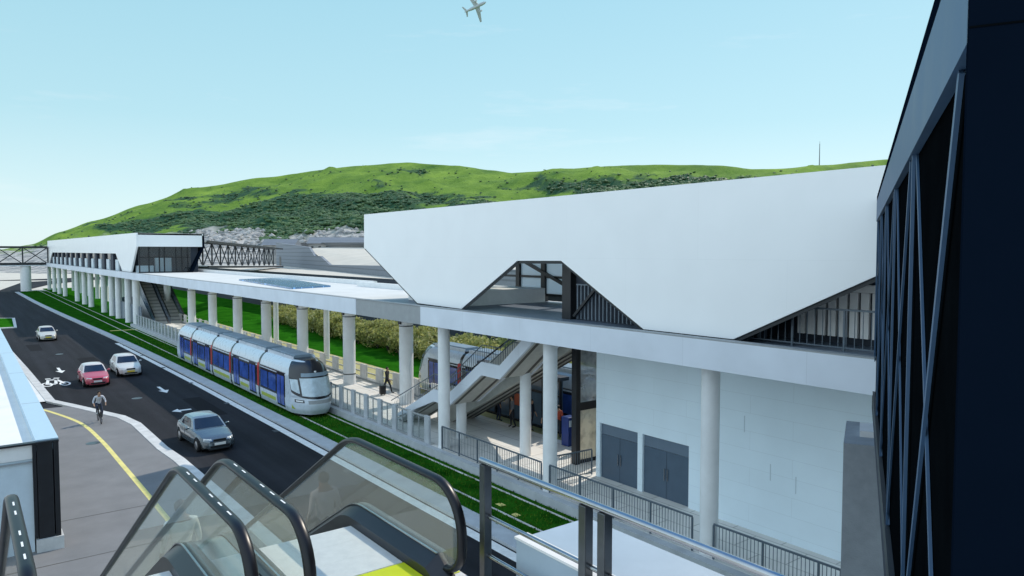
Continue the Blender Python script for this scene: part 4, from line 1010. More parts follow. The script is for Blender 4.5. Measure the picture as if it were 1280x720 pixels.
def make_car(paint, roofpaint, label, plate, Lc=4.5, Wd=1.72, Hc=1.42, group='cars driving on the road', lower=None):
    """front faces -Y; origin at ground centre"""
    r = empty('parked_car' if False else 'car', (0, 0, 0), label, 'car', group)
    h = Lc / 2
    belt = [(-h, .58), (-h + .12, .66), (-h + .35, .74), (-h + 1.15, .90), (-h + 1.6, .94), (h - 1.0, .96), (h - .55, .97), (h - .1, .92), (h, .80)]
    wid = [(-h, .60), (-h + .08, .72), (-h + .35, .86), (-h + .9, .95), (-h + 1.6, 1.0), (h - 1.2, 1.0), (h - .4, .93), (h - .08, .80), (h, .68)]
    wh = (-h + .82, h - .95)
    def low(y):
        z = .20
        return z
    def arch(y):
        z = 0
        for c in wh:
            d = abs(y - c)
            if d < .39: z = max(z, math.sqrt(.39 ** 2 - d * d) + .29)
        return z
    NS = 60; b = MB()
    secs = []
    for i in range(NS + 1):
        y = -h + Lc * i / NS; w = poly_at(wid, y) * Wd / 2; zb = poly_at(belt, y)
        lo = max(low(y), arch(y)); bump = .03 * smoothstep(-h, -h + .3, y)
        pr = [(0, low(y)), (w * .80, low(y)), (w * .97, max(lo, low(y) + .08)), (w, max(lo + .02, .42)), (w * 1.0, max(lo + .03, .56)), (w * .985, max(lo + .04, zb - .14)), (w * .93, max(lo + .05, zb - .04)), (w * .80, max(lo + .05, zb)), (w * .4, zb + bump), (0, zb + bump * 1.3)]
        secs.append([(x, y, z) for x, z in pr] + [(-x, y, z) for x, z in pr[::-1][1:-1]])
    n_ = len(secs[0]); vs = [p for s_ in secs for p in s_]
    fs = [(i * n_ + j, i * n_ + (j + 1) % n_, (i + 1) * n_ + (j + 1) % n_, (i + 1) * n_ + j) for i in range(NS) for j in range(n_)]
    fs += [tuple(range(n_)), tuple(NS * n_ + j for j in range(n_))]
    b.raw(vs, fs)
    # greenhouse: pillars and roof in one shell
    y0b, y0t, y1t, y1b = -h + 1.42, -h + 2.12, h - 1.25, h - .62
    gh = []
    def side(t): return Wd / 2 * (.90 * (1 - t) + .70 * t)
    zb0 = .90
    NG = 14
    for k in range(NG + 1):
        u = k / NG
        gh.append(u)
    def gpt(x, y, z): return (x, y, z)
    ring_b = [(-side(0) , y0b), (side(0), y0b), (side(0), y1b), (-side(0), y1b)]
    # build as rounded loft
    lev = []
    for t in (0, .33, .66, .86, .95, 1.0):
        tt = t; z = zb0 + (Hc - zb0) * t; s_ = side(min(t, .9)) - (.09 * max(0, (t - .86) / .14))
        ya = y0b + (y0t - y0b) * min(1, t * 1.02) + (.10 if t >= .99 else 0); yb = y1b + (y1t - y1b) * min(1, t * 1.02) - (.10 if t >= .99 else 0)
        loop = []
        for i in range(7): x = -s_ + 2 * s_ * i / 6; loop.append((x, ya - .10 * (1 - (x / s_) ** 2), z + (.03 * (1 - (x / s_) ** 2) if t > .9 else 0)))
        for i in range(1, 6): loop.append((s_, ya + (yb - ya) * i / 6, z))
        for i in range(7): x = s_ - 2 * s_ * i / 6; loop.append((x, yb + .07 * (1 - (x / s_) ** 2), z + (.03 * (1 - (x / s_) ** 2) if t > .9 else 0)))
        for i in range(1, 6): loop.append((-s_, yb + (ya - yb) * i / 6, z))
        lev.append(loop)
    m_ = len(lev[0]); vs = [p for l in lev for p in l]
    fs = [(i * m_ + j, i * m_ + (j + 1) % m_, (i + 1) * m_ + (j + 1) % m_, (i + 1) * m_ + j) for i in range(len(lev) - 1) for j in range(m_)]
    body = b.build('body', paint, r, smooth=38)
    g = MB(); g.raw(vs, fs); 
    top = lev[-1]; rows = []
    fr_, bk = top[0:7], top[12:19][::-1]
    rg = [[tuple(Vector(fr_[i]).lerp(Vector(bk[i]), v / 8) + Vector((0, 0, .025 * math.sin(PI * v / 8) * (1 - (abs(i - 3) / 3) ** 2)))) for i in range(7)] for v in range(9)]
    g.raw([p for q in rg for p in q], [(v * 7 + i, v * 7 + i + 1, (v + 1) * 7 + i + 1, (v + 1) * 7 + i) for v in range(8) for i in range(6)])
    g.build('cabin', roofpaint, r, smooth=40)
    def gl_patch(name, pts, off):
        p = MB(); p.face([tuple(Vector(q) + Vector(off)) for q in pts]); p.prism([tuple(Vector(q) + Vector(off)) for q in pts], tuple(-Vector(off) * .6)); return p.build(name, M['carglass'], r)
    def rowp(t, idx):
        z = zb0 + (Hc - zb0) * t; s_ = side(t); ya = y0b + (y0t - y0b) * t; yb = y1b + (y1t - y1b) * t; return s_, ya, yb, z
    # windscreen / rear window as curved grids
    for nm, front in (('windscreen', 1), ('rear_window', 0)):
        p = MB()
        def f(u, v):
            t = .10 + .78 * v; s_, ya, yb, z = rowp(t, 0); x = (-1 + 2 * u) * (s_ - .075); c = (x / s_) ** 2
            return (x, ya - .10 * (1 - c) - .014, z + .006) if front else (x, yb + .07 * (1 - c) + .014, z + .006)
        p.grid(f, 10, 6); p.build(nm, M['carglass'], r, smooth=60)
    for sg in (-1, 1):
        for nm, ua, ub, up0, up1 in (('front_window', .16, .50, .10, .49), ('back_window', .54, .84, .55, .90)):
            p = MB()
            def f(u, v):
                t = .14 + .70 * v; s_, ya, yb, z = rowp(t, 0)
                a0 = (ua + (.02 - .0) * v) if nm == 'front_window' else ua; a1 = ub
                yy = ya + (yb - ya) * (a0 + (a1 - a0) * u); return (sg * (s_ + .010), yy, z)
            p.grid(f, 4, 4); p.build('side_window', M['carglass'], r)
        mb_ = MB(); mb_.ell((sg * (Wd / 2 + .09), y0b + .38, .98), (.10, .055, .065)); mb_.beam((sg * (Wd / 2 - .06), y0b + .42, .93), (sg * (Wd / 2 + .06), y0b + .40, .96), .04, .03); mb_.build('wing_mirror', paint, r, smooth=60)
        for wy in wh:
            w_ = MB(); w_.lathe([(.20, -.09), (.29, -.10), (.315, -.07), (.315, .07), (.29, .10), (.20, .09)], (sg * (Wd / 2 - .11), wy, .315), 22, 'X'); w_ = w_.build('wheel', M['tyre'], r, smooth=40)
            q = MB(); q.lathe([(.03, .108 * sg), (.06, .11 * sg), (.19, .095 * sg), (.205, .085 * sg), (.205, .02 * sg)], (sg * (Wd / 2 - .11), wy, .315), 18, 'X'); q.build('rim', M['rim'], w_, smooth=40)
            aw = MB(); aw.lathe([(.37, -.02), (.37, .02)], (sg * (Wd / 2 - .24), wy, .33), 20, 'X'); aw.build('wheel_arch', M['trim'], r)
        hl = MB(); wl = Wd / 2
        def hf(u, v):
            x = wl * (.42 + .36 * u); y = -h + .055 + .20 * u ** 2.2; return (sg * x, y - .02 + .05 * v, .57 + .12 * v + .015 * u)
        hl.grid(hf, 6, 3); hl.build('headlight', M['lamp'], r, smooth=60)
        tl = MB(); tl.box(sg * wl * .45, h - .05, .68, sg * wl * .76, h - .005, .82); tl.build('tail_light', M['tail'], r)
        dl = MB(); dl.box(sg * (wl - .004), -h + 2.55, .40, sg * (wl + .003), -h + 2.565, .92); dl.box(sg * (wl - .02), -h + 1.7, .50, sg * (wl + .010), h - 1.3, .54); dl.build('door_line', M['trim'], r)
        hd = MB(); hd.box(sg * (wl - .03), -h + 2.25, .80, sg * (wl + .012), -h + 2.42, .83); hd.build('door_handle', M['trim'], r)
    gr = MB(); gr.box(-.30, -h - .012, .56, .30, -h + .06, .665); gr.build('grille', M['trim'], r, bevel=.01)
    bp_ = MB(); bp_.grid(lambda u, v: ((-1 + 2 * u) * Wd * .42, -h - .035 + .26 * abs(-1 + 2 * u) ** 3, .26 + .22 * v), 12, 3); bp_.grid(lambda u, v: ((-1 + 2 * u) * Wd * .42, -h - .035 + .26 * abs(-1 + 2 * u) ** 3 + .1 * v, .48), 12, 1); bp_.build('bumper', lower or paint, r, smooth=40)
    ai = MB(); ai.box(-.45, -h - .045, .27, .45, -h + .02, .36); ai.build('air_intake', M['trim'], r)
    npl = MB(); npl.box(-.26, -h - .055, .385, .26, -h - .03, .50); npl.build('number_plate', plate, r)
    rs = MB(); rs.box(-.5, -h - .0, .16, .5, h - .1, .22); rs.box(-Wd * .42, -h + .2, .2, Wd * .42, h - .2, .3); rs.build('underbody', M['trim'], r)
    return r
P_silver = mat('cream_car_paint', (.56, .53, .48), .28, var=.0, coat=.6)
P_pink = mat('pink_red_car_paint', (.50, .085, .12), .3, var=.0, coat=.6)
P_pale = mat('pale_silver_car_roof', (.66, .62, .60), .3, var=.0, coat=.5)
P_white = mat('off_white_car_paint', (.60, .60, .58), .28, var=.0, coat=.6)
P_green = mat('grey_green_car_paint', (.13, .165, .19), .22, metal=.5, var=.0, coat=.8)
P_gsheen = mat('grey_green_roof_sheen', (.22, .29, .33), .22, metal=.4, var=.0, coat=.8)  # body colour lightened; the roof's blue reflection is painted into it
c1 = make_car(P_silver, P_silver, 'cream saloon car farthest up the road, by the small grass island', M['plate_y'], 4.5); c1.location = (7.35, 94.6, 0.002); c1.rotation_euler.z = .0
c2 = make_car(P_pink, P_pale, 'pink-red taxi with a silver roof driving on the road beside the bicycle marking', M['plate_w'], 4.4, lower=P_pink); c2.location = (7.55, 60.7, 0.002)
c3 = make_car(P_white, P_white, 'off-white saloon car with a yellow number plate beside the pink taxi', M['plate_y'], 4.7, 1.8, 1.45); c3.location = (10.25, 64.3, 0.002)
c4 = make_car(P_green, P_gsheen, 'dark grey-green saloon car nearest the foreground escalators', M['plate_w'], 4.5, 1.76, 1.42); c4.location = (9.55, 38.0, 0.002); c4.rotation_euler.z = math.radians(3)

# ---- tram
M['tramwhite'] = mat('tram_silver_white', (.56, .63, .70), .28, var=.03, coat=.5)
M['tramblack'] = mat('tram_black', (.010, .013, .020), .18, var=.0, spec=.6)
M['tramglass'] = mat('blue_tram_glass', (.040, .095, .36), .08, var=.5, scale=1.1, spec=.9)
M['tramdoor'] = mat('blue_tram_door', (.04, .085, .36), .15, var=.35, scale=2, spec=.6)
M['screen'] = mat('windscreen_with_reflection', (.46, .56, .62), .08, var=.3, scale=1.2, spec=.9)  # pale tone paints in the reflection on the glass
M['lime'] = mat('lime_band', (.36, .44, .05), .4, var=.05)
M['redtrim'] = mat('red_gangway_trim', (.42, .02, .02), .4, var=.05)
M['roofgrey'] = mat('tram_roof_equipment', (.20, .27, .33), .5, var=.15, scale=1)
def hw(z):
    return poly_at([(.22, 1.10), (.5, 1.17), (1.0, 1.20), (2.35, 1.20), (2.75, 1.10), (3.0, .94), (3.15, .76), (3.22, .55)], z)
def make_tram(label, L=30.6):
    r = empty('tram', (0, 0, 0), label, 'tram', 'trams at the station')
    def nose_y(u, z):       # distance behind the foremost point
        s = poly_at([(.22, .22), (.5, .05), (.8, 0), (1.15, .10), (2.6, .78), (2.95, 1.0), (3.22, 1.35)], z)
        return s + 1.55 * abs(u) ** 3.0 * (.9 if z < 1.2 else .75)
    def fpt(u, z, off=0.0, end=0):
        a = u; x = hw(z) * math.sin(a * PI / 2) ; y = nose_y(math.sin(a * PI / 2), z) - off
        x *= (1 + off * .6)
        return (x, y, z) if end == 0 else (-x, L - y, z)
    zs = [.22 + 3.0 * i / 40 for i in range(41)]
    segs = [(.0, 6.95), (7.25, 13.05), (13.35, 17.85), (18.15, 24.05), (24.35, L)]
    for k, (ya, yb) in enumerate(segs):
        b = MB()
        end = None
        if k == 0: end = 0
        if k == 4: end = 1
        y0 = ya if end != 0 else None
        if end is None:
            b.grid(lambda u, v: ((hw(.22 + 3.0 * v)), ya + (yb - ya) * u, .22 + 3.0 * v), 1, 24)
            b.grid(lambda u, v: (-(hw(.22 + 3.0 * v)), ya + (yb - ya) * u, .22 + 3.0 * v), 1, 24)
            b.face([(-hw(3.22), ya, 3.22), (hw(3.22), ya, 3.22), (hw(3.22), yb, 3.22), (-hw(3.22), yb, 3.22)])
            b.face([(-1.1, ya, .22), (1.1, ya, .22), (1.1, yb, .22), (-1.1, yb, .22)])
        else:
            inner = yb if end == 0 else L - ya
            f = lambda u, v: fpt(-1 + 2 * u, .22 + 3.0 * v, 0, end)
            b.grid(f, 32, 40)
            for sg in (-1, 1):
                def sd(u, v):
                    z = .22 + 3.0 * v; p = fpt(sg, z, 0, end); yi = inner if end == 0 else L - inner
                    return (p[0], p[1] + (yi - p[1]) * u, z)
                b.grid(sd, 1, 40)
            z = 3.22; pts = [fpt(-1 + 2 * i / 32, z, 0, end) for i in range(33)]; yi = inner if end == 0 else L - inner
            b.face(pts + [(pts[-1][0], yi, z), (pts[0][0], yi, z)])
        mod = b.build('car_body', M['tramwhite'], r, smooth=45)
        # side glazing band, windows, doors, lime band
        lo, hi = (ya, yb)
        if k == 0: lo = 2.35
        if k == 4: hi = L - 2.35
        for sg in (-1, 1):
            def strip(z0, z1, a, c, off, nm, mt, par):
                q = MB(); q.grid(lambda u, v: (sg * (hw(z0 + (z1 - z0) * v) + off), a + (c - a) * u, z0 + (z1 - z0) * v), 1, 6)
                return q.build(nm, mt, par, smooth=45)
            strip(.98, 2.42, lo + .06, hi - .06, .008, 'window_band', M['tramblack'], mod)
            seg = hi - lo
            doors = {0: [hi - 2.9], 1: [lo + .5, hi - 1.8], 2: [], 3: [lo + .5, hi - 1.8], 4: [lo + 1.6]}[k]
            if k == 0: doors = [lo + .15]
            if k == 4: doors = [hi - 1.5]
            for y in doors:
                strip(.36, 2.40, y, y + 1.35, .014, 'door_frame', M['tramblack'], mod)
                for q_ in (y + .06, y + .70):
                    dd = strip(.48, 2.22, q_ + .03, q_ + .55, .020, 'door', M['tramdoor'], mod)
            # windows between doors
            edges = [lo + .12] + [e for y in sorted(doors) for e in (y - .06, y + 1.41)] + [hi - .12]
            for a, c in zip(edges[::2], edges[1::2]):
                if c - a < .5: continue
                n_ = max(1, round((c - a) / 1.5))
                for i in range(n_):
                    a0 = a + (c - a) * i / n_ + .09; c0 = a + (c - a) * (i + 1) / n_ - .09
                    strip(1.12, 2.14, a0, c0, .016, 'window', M['tramglass'], mod)
                strip(.52, .74, a + .15, c - .1, .008, 'lime_band', M['lime'], mod)
            strip(2.42, 2.46, lo, hi, .006, 'gutter', M['fascia_dark'], mod)
        q = MB(); q.box(-.52, max(lo, 1.9) + .3, 3.2, .52, min(hi, L - 1.9) - .3, 3.42); q.build('roof_unit', M['roofgrey'], mod, bevel=.03)
        q = MB()
        for sg in (-.66, .66): q.box(sg - .03, max(lo, 1.7) + .1, 3.16, sg + .03, min(hi, L - 1.7) - .1, 3.36)
        q.build('roof_rail', M['tramwhite'], mod)
    for k, (a, c) in enumerate(zip(segs, segs[1:])):
        q = MB(); q.grid(lambda u, v: ((hw(.3 + 2.9 * v) + .012), a[1] + (c[0] - a[1]) * u, .3 + 2.9 * v), 1, 20); q.grid(lambda u, v: (-(hw(.3 + 2.9 * v) + .012), a[1] + (c[0] - a[1]) * u, .3 + 2.9 * v), 1, 20)
        q.box(-.75, a[1], 3.0, .75, c[0], 3.25); q = q.build('gangway_bellows', M['tramblack'], r)
        for sg in (-1, 1):
            w_ = MB(); w_.grid(lambda u, v: (sg * (hw(1.0 + 1.5 * v) + .024), c[0] - .20 + .34 * u, 1.0 + 1.5 * v), 1, 6); w_.build('red_trim', M['redtrim'], q)
    for end in (0, 1):
        def patch(nm, u0, u1, zf0, zf1, off, mt, nu=16, nv=10):
            q = MB()
            def f(u, v):
                uu = u0 + (u1 - u0) * u; z0 = zf0(uu) if callable(zf0) else zf0; z1 = zf1(uu) if callable(zf1) else zf1
                return fpt(uu, z0 + (z1 - z0) * v, off, end)
            q.grid(f, nu, nv); return q.build(nm, mt, r, smooth=60)
        patch('front_mask', -.98, .98, lambda u: 1.12 + .42 * abs(u) ** 2, 3.218, .012, M['tramblack'], 28, 20)
        q = MB(); pts = [fpt(-.98 + 1.96 * i / 24, 3.22, .012, end) for i in range(25)]; yb_ = 3.0 if end == 0 else L - 3.0
        q.prism([(p[0], p[1], 3.222) for p in pts] + [(pts[-1][0] * .9, yb_, 3.222), (pts[0][0] * .9, yb_, 3.222)], (0, 0, .03)); q.build('roof_cap', M['tramblack'], r)
        sc_ = patch('windscreen', -.50, .80, lambda u: 1.26 + .25 * abs(u) ** 2, 2.28, .022, M['screen'], 20, 12)
        patch('corner_window', -.90, -.56, lambda u: 1.30 + .40 * abs(u) ** 2, 2.2, .022, M['screen'], 6, 10)
        patch('corner_window', .84, .93, lambda u: 1.40 + .30 * abs(u) ** 2, 2.2, .022, M['screen'], 4, 10)
        patch('destination_panel', -.45, .72, 2.36, 2.56, .022, M['roofgrey'], 14, 4)
        patch('nose_panel', -.35, .72, .86, 1.06, .012, M['fascia_dark'], 14, 4)
        for s0, s1 in ((-.74, -.46), (.76, .90)):
            patch('headlight', s0, s1, .92, 1.08, .018, M['tramblack'], 6, 3); patch('lamp', s0 + .04, s1 - .03, .96, 1.04, .026, M['lamp'], 4, 2)
        patch('lime_corner', -.97, -.74, .50, lambda u: .50 + .28 * ((abs(u) - .70) / .27), .010, M['lime'], 6, 3)
        q = MB(); p = fpt(0, 2.62, .03, end); q.ell(p, (.07, .04, .06)); q.build('top_lamp', M['lamp'], r)
    q = MB(); q.box(-.85, 1.2, .06, .85, L - 1.2, .30)
    q.build('bogie_skirt', M['trim'], r)
    return r
t1 = make_tram('silver five-section tram with blue windows standing at the near platform beside the road'); t1.location = (16.25, 39.35, .05)
t2 = copy_tree(t1); t2.location = (26.3, 14.0, .03); t2['label'] = 'second tram half hidden behind the zig-zag stair, on the far track'

# ---- aeroplane
pc = CAM + ray(596, 8) * 680
ap = empty('aeroplane', pc, 'small pale grey aeroplane flying high in the clear sky', 'aeroplane')
M['plane'] = mat('aeroplane_grey', (.40, .46, .48), .4, var=.03)
fd = (RT * .93 + UP * .20 - FW * .60).normalized(); wd_ = RT * .5 - UP * .75 + FW * .40
wd_ = (wd_ - fd * wd_.dot(fd)).normalized(); ud = wd_.cross(fd)
if ud.z < 0: ud = -ud
def ac(x, y, z): return pc + fd * x + wd_ * y + ud * z
b = MB(); b.tube([ac(-15, 0, 1.0), ac(-12, 0, .8), ac(-6, 0, .1), ac(6, 0, 0), ac(9, 0, -.1), ac(11, 0, -.3)], [.3, .9, 1.5, 1.5, 1.2, .2], 12); b.build('fuselage', M['plane'], ap, smooth=60)
for sg in (-1, 1):
    b = MB(); b.prism([ac(3, sg * 1.0, -.6), ac(-2.2, sg * 1.0, -.6), ac(-5.0, sg * 14.5, .9), ac(-3.2, sg * 14.5, .9)], tuple(ud * .4)); b.build('wing', M['plane'], ap)
    b = MB(); b.tube([ac(3.6, sg * 5, -1.2), ac(.2, sg * 5, -1.2)], [.8, .6], 10); b.build('engine', M['plane'], ap)
    b = MB(); b.prism([ac(-11.5, sg * .4, 1.0), ac(-14, sg * .4, 1.0), ac(-15.5, sg * 5, 1.3), ac(-14.2, sg * 5, 1.3)], tuple(ud * .25)); b.build('tailplane', M['plane'], ap)
b = MB(); b.prism([ac(-11, -.15, 1.2), ac(-15, -.15, 1.2), ac(-16.5, -.15, 6), ac(-14.8, -.15, 6)], tuple(wd_ * .3)); b.build('tail_fin', M['plane'], ap)

# ================================================================== PEOPLE
SK = mat('skin', (.36, .22, .15), .6, var=.05); HAIR = mat('dark_hair', (.02, .016, .014), .6, var=.1)
def cloth(nm, c): return mat(nm, c, .85, var=.12, scale=6)
C_dark = cloth('dark_cloth', (.025, .027, .033)); C_navy = cloth('navy_trousers', (.022, .032, .060)); C_shirt = cloth('pale_shirt', (.55, .56, .60)); C_white = cloth('white_shirt', (.82, .82, .81)); C_red = cloth('rust_red_top', (.38, .07, .04)); C_grey = cloth('grey_cloth', (.15, .16, .18)); C_blue = cloth('blue_top', (.05, .09, .25)); C_shoe = cloth('pale_shoes', (.55, .54, .50))
def person(label, J, top, legs, shoes, group=None, hair=True, loc=(0, 0, 0), rz=0):
    """J: joint name -> (x, y, z); one continuous skinned body facing -Y"""
    r = empty('person', (0, 0, 0), label, 'person', group)
    names = ['pel', 'wst', 'chest', 'neck', 'head0', 'head1']
    V = []; R = []; E = []; idx = {}; tagm = []
    def add(n, p, rad, mt): idx[n] = len(V); V.append(p); R.append(rad); tagm.append(mt)
    add('pel', J['pel'], (.150, .115), 2); add('wst', J['wst'], (.135, .10), 1); add('chest', J['chest'], (.155, .110), 1); add('neck', J['neck'], (.055, .055), 0); add('head', J['head'], (.082, .095), 0); add('crown', J['crown'], (.070, .082), 0)
    E += [(0, 1), (1, 2), (2, 3), (3, 4), (4, 5)]
    hd, cn = Vector(J['head']), Vector(J['crown']); fwd = Vector(J.get('face', (0, -1, 0)))
    add('nose', tuple(hd + fwd * .105 + (cn - hd) * .1), (.016, .016), 0); E.append((idx['head'], idx['nose']))
    for s in 'lr':
        add('sh' + s, J['sh' + s], (.068, .068), 1); add('el' + s, J['el' + s], (.045, .045), 1 if J.get('sleeve', 1) else 0); add('wr' + s, J['wr' + s], (.029, .029), 0); add('hn' + s, J['hn' + s], (.036, .022), 0)
        E += [(idx['chest'], idx['sh' + s]), (idx['sh' + s], idx['el' + s]), (idx['el' + s], idx['wr' + s]), (idx['wr' + s], idx['hn' + s])]
        w, h_ = Vector(J['wr' + s]), Vector(J['hn' + s]); d = (h_ - w).normalized(); sd = d.cross(fwd)
        if sd.length < .1: sd = Vector((1, 0, 0))
        sd.normalize()
        for k, (o, l) in enumerate(((-.03, .065), (-.01, .08), (.01, .075), (.03, .055))):
            add('f%s%d' % (s, k), tuple(h_ + sd * o + d * l + fwd * .015), (.009, .009), 0); E.append((idx['hn' + s], len(V) - 1))
        add('th' + s, tuple(w + d * .03 + fwd * .05), (.010, .010), 0); E.append((idx['wr' + s], len(V) - 1))
        add('hp' + s, J['hp' + s], (.095, .095), 2); add('kn' + s, J['kn' + s], (.062, .062), 2); add('an' + s, J['an' + s], (.042, .042), 2); add('to' + s, J['to' + s], (.040, .030), 3)
        E += [(idx['pel'], idx['hp' + s]), (idx['hp' + s], idx['kn' + s]), (idx['kn' + s], idx['an' + s]), (idx['an' + s], idx['to' + s])]
    me = bpy.data.meshes.new('body'); me.from_pydata(V, E, []); ob = bpy.data.objects.new('body', me); COL.objects.link(ob)
    md = ob.modifiers.new('skin', 'SKIN'); md.use_smooth_shade = True
    for i, sv in enumerate(me.skin_vertices[0].data): sv.radius = R[i]; sv.use_root = (i == 0)
    ss = ob.modifiers.new('sub', 'SUBSURF'); ss.levels = 1; ss.render_levels = 1
    bpy.context.view_layer.update()
    dg = bpy.context.evaluated_depsgraph_get(); nm = bpy.data.meshes.new_from_object(ob.evaluated_get(dg))
    bpy.data.objects.remove(ob); 
    for mm in (SK, top, legs, shoes): nm.materials.append(mm)
    segs = [(Vector(V[a]), Vector(V[b_]), tagm[b_] if tagm[b_] != 0 or tagm[a] == 0 else (tagm[a] if b_ == idx['neck'] else 0), a, b_) for a, b_ in E]
    for pl_ in nm.polygons:
        c = pl_.center; best = None
        for a, b_, t, ia, ib in segs:
            ab = b_ - a; k = max(0, min(1, (c - a).dot(ab) / max(1e-6, ab.length_squared))); dd = (c - (a + ab * k)).length
            if best is None or dd < best[0]:
                tt = t
                if tagm[ia] == 1 and tagm[ib] == 0: tt = 1 if k < .55 else 0
                if tagm[ia] == 1 and tagm[ib] == 2 or tagm[ia] == 2 and tagm[ib] == 1: tt = 2 if (k < .35) == (tagm[ia] == 2) else 1
                best = (dd, tt)
        pl_.material_index = best[1]; pl_.use_smooth = True
    bo = bpy.data.objects.new('body', nm); COL.objects.link(bo); bo.parent = r
    if hair:
        b = MB(); up = (cn - hd).normalized(); c = hd + up * .055 - fwd * .022
        b.ell((0, 0, 0), (.092, .105, .098), 14, 10)
        q = up.to_track_quat('Z', 'Y').to_matrix()
        b.v = [tuple(c + q @ Vector(v)) for v in b.v]
        keep = [f for f in b.f if not (sum(((Vector(b.v[i]) - c).dot(fwd) for i in f)) / len(f) > .035 and sum((Vector(b.v[i]) - c).dot(up) for i in f) / len(f) < .045) and sum((Vector(b.v[i]) - c).dot(up) for i in f) / len(f) > -.06]
        b.f = keep; b.mi = [0] * len(keep)
        b.build('hair', HAIR, r, smooth=60, recalc=False)
    r.location = loc; r.rotation_euler.z = rz
    return r
def standing(stride=0.0, arm=0.1, bend=0.0, H=1.72):
    k = H / 1.72
    J = {'pel': (0, 0, .95), 'wst': (0, -bend * .3, 1.12), 'chest': (0, -bend, 1.36), 'neck': (0, -bend * 1.1 - .01, 1.50), 'head': (0, -bend * 1.2 - .03, 1.60), 'crown': (0, -bend * 1.2 - .025, 1.68), 'face': (0, -1, 0)}
    for s, x in (('l', 1), ('r', -1)):
        f = stride * x
        J['sh' + s] = (x * .19, -bend, 1.42); J['el' + s] = (x * .245, -bend + f * .5 + .03, 1.14); J['wr' + s] = (x * .25, -bend + f * .9 - arm, .90); J['hn' + s] = (x * .25, -bend + f - arm - .02, .82)
        J['hp' + s] = (x * .095, 0, .90); J['kn' + s] = (x * .10, -f * .6 - .02, .50); J['an' + s] = (x * .10, -f * 1.1 + .02 + (.06 if f < 0 else 0), .085); J['to' + s] = (x * .115, -f * 1.1 - .13, .035)
    for q in list(J):
        if q != 'face': J[q] = tuple(c * k for c in J[q])
    return J
person('person in dark clothes walking along the sunlit platform', standing(.28), C_dark, C_dark, C_dark, loc=(22.1, 42.4, .35), rz=math.radians(35))
person('person in a rust-red top beside the second round column on the platform', standing(.05), C_red, C_dark, C_dark, loc=(22.55, 49.6, .35), rz=math.radians(150))
sc2 = empty('suitcase', (21.55, 42.0, .35), 'small black wheeled suitcase beside the person in dark clothes on the platform', 'suitcase')
b = MB(); b.box(21.35, 41.85, .43, 21.75, 42.10, 1.0); b.build('shell', M['black'], sc2, bevel=.04)
b = MB(); b.tube([(21.42, 42.08, 1.0), (21.42, 42.10, 1.28), (21.68, 42.10, 1.28), (21.68, 42.08, 1.0)], .012, 6); b.build('handle', M['steel'], sc2)
for q_ in (21.42, 21.68):
    b = MB(); b.lathe([(.045, -.02), (.045, .02)], (q_, 41.95, .395), 10, 'X'); b.build('wheel', M['rubber'], sc2)
# rider on the right escalator, seen from behind
person('person in a white shirt riding down the right escalator, seen from behind', standing(0, .15, .02), C_white, C_navy, C_dark, loc=(2.48, 11.28, 6.51 - .231 * 10 + .005), rz=PI)
PG = 'people waiting under the stair'
for i, (x, y, rz, t_, lab) in enumerate([(23.3, 31.6, 1.2, C_dark, 'person in black waiting under the stair, left end of the group'), (23.0, 30.0, -2.0, C_grey, 'person in a grey top waiting under the stair by the tram'),
        (23.4, 28.9, .4, C_navy, 'person in navy waiting by the second tram under the stair'), (23.5, 26.9, 2.2, C_red, 'person in a red top waiting under the stair beside the inner column'),
        (23.2, 27.4, -1, C_dark, 'person in black nearest the inner column under the stair'), (22.6, 24.4, 2.6, C_blue, 'person in a blue top standing in front of the blue ticket machine'), (22.4, 22.2, .6, C_dark, 'person in dark clothes inside the glass lobby')]):
    person(lab, standing(random.uniform(-.08, .08), random.uniform(0, .2), 0, random.uniform(1.6, 1.8)), t_, C_dark if i % 2 else C_navy, C_dark, PG, loc=(x, y, .35), rz=rz)

# ---- cyclist and bicycle
bk = empty('bicycle', (5.95, 45.9, .095), 'black bicycle ridden on the grey path beside the road', 'bicycle')
O = Vector((5.95, 45.9, .095))
def bp3(x, y, z): return O + Vector((x, y, z))
for y in (-.53, .53):
    b = MB(); b.tube([bp3(0, y + math.cos(2 * PI * k / 28) * .33, .34 + math.sin(2 * PI * k / 28) * .33) for k in range(28)], .019, 6, closed=True); w_ = b.build('wheel', M['tyre'], bk, smooth=60)
    b = MB()
    for k in range(12): b.beam(bp3(0, y, .34), bp3(0, y + math.cos(2 * PI * k / 12) * .32, .34 + math.sin(2 * PI * k / 12) * .32), .004, .004, (1, 0, 0))
    b.build('spokes', M['steel'], w_)
b = MB()
for p, q in [((0, .53, .34), (0, .05, .30)), ((0, .05, .30), (0, .20, .85)), ((0, .18, .78), (0, -.36, .80)), ((0, -.37, .70), (0, .05, .30)), ((0, .53, .34), (0, .19, .80)), ((0, -.53, .34), (0, -.37, .78)), ((0, -.37, .78), (0, -.33, .98))]: b.tube([bp3(*p), bp3(*q)], .017, 6)
b.build('frame', M['black'], bk, smooth=60)
b = MB(); b.tube([bp3(-.29, -.25, 1.0), bp3(-.12, -.35, 1.0), bp3(.12, -.35, 1.0), bp3(.29, -.25, 1.0)], .014, 6); b.build('handlebar', M['black'], bk, smooth=60)
b = MB(); b.ell(bp3(0, .24, .93), (.075, .13, .04)); b.build('saddle', M['black'], bk, smooth=60)
b = MB(); b.beam(bp3(-.17, .02, .46), bp3(-.07, .02, .46), .08, .02); b.beam(bp3(.07, .08, .14), bp3(.17, .08, .14), .08, .02); b.tube([bp3(-.07, .05, .46), bp3(-.03, .05, .30), bp3(.03, .05, .30), bp3(.07, .08, .14)], .012, 6); b.build('pedals', M['darksteel'], bk)
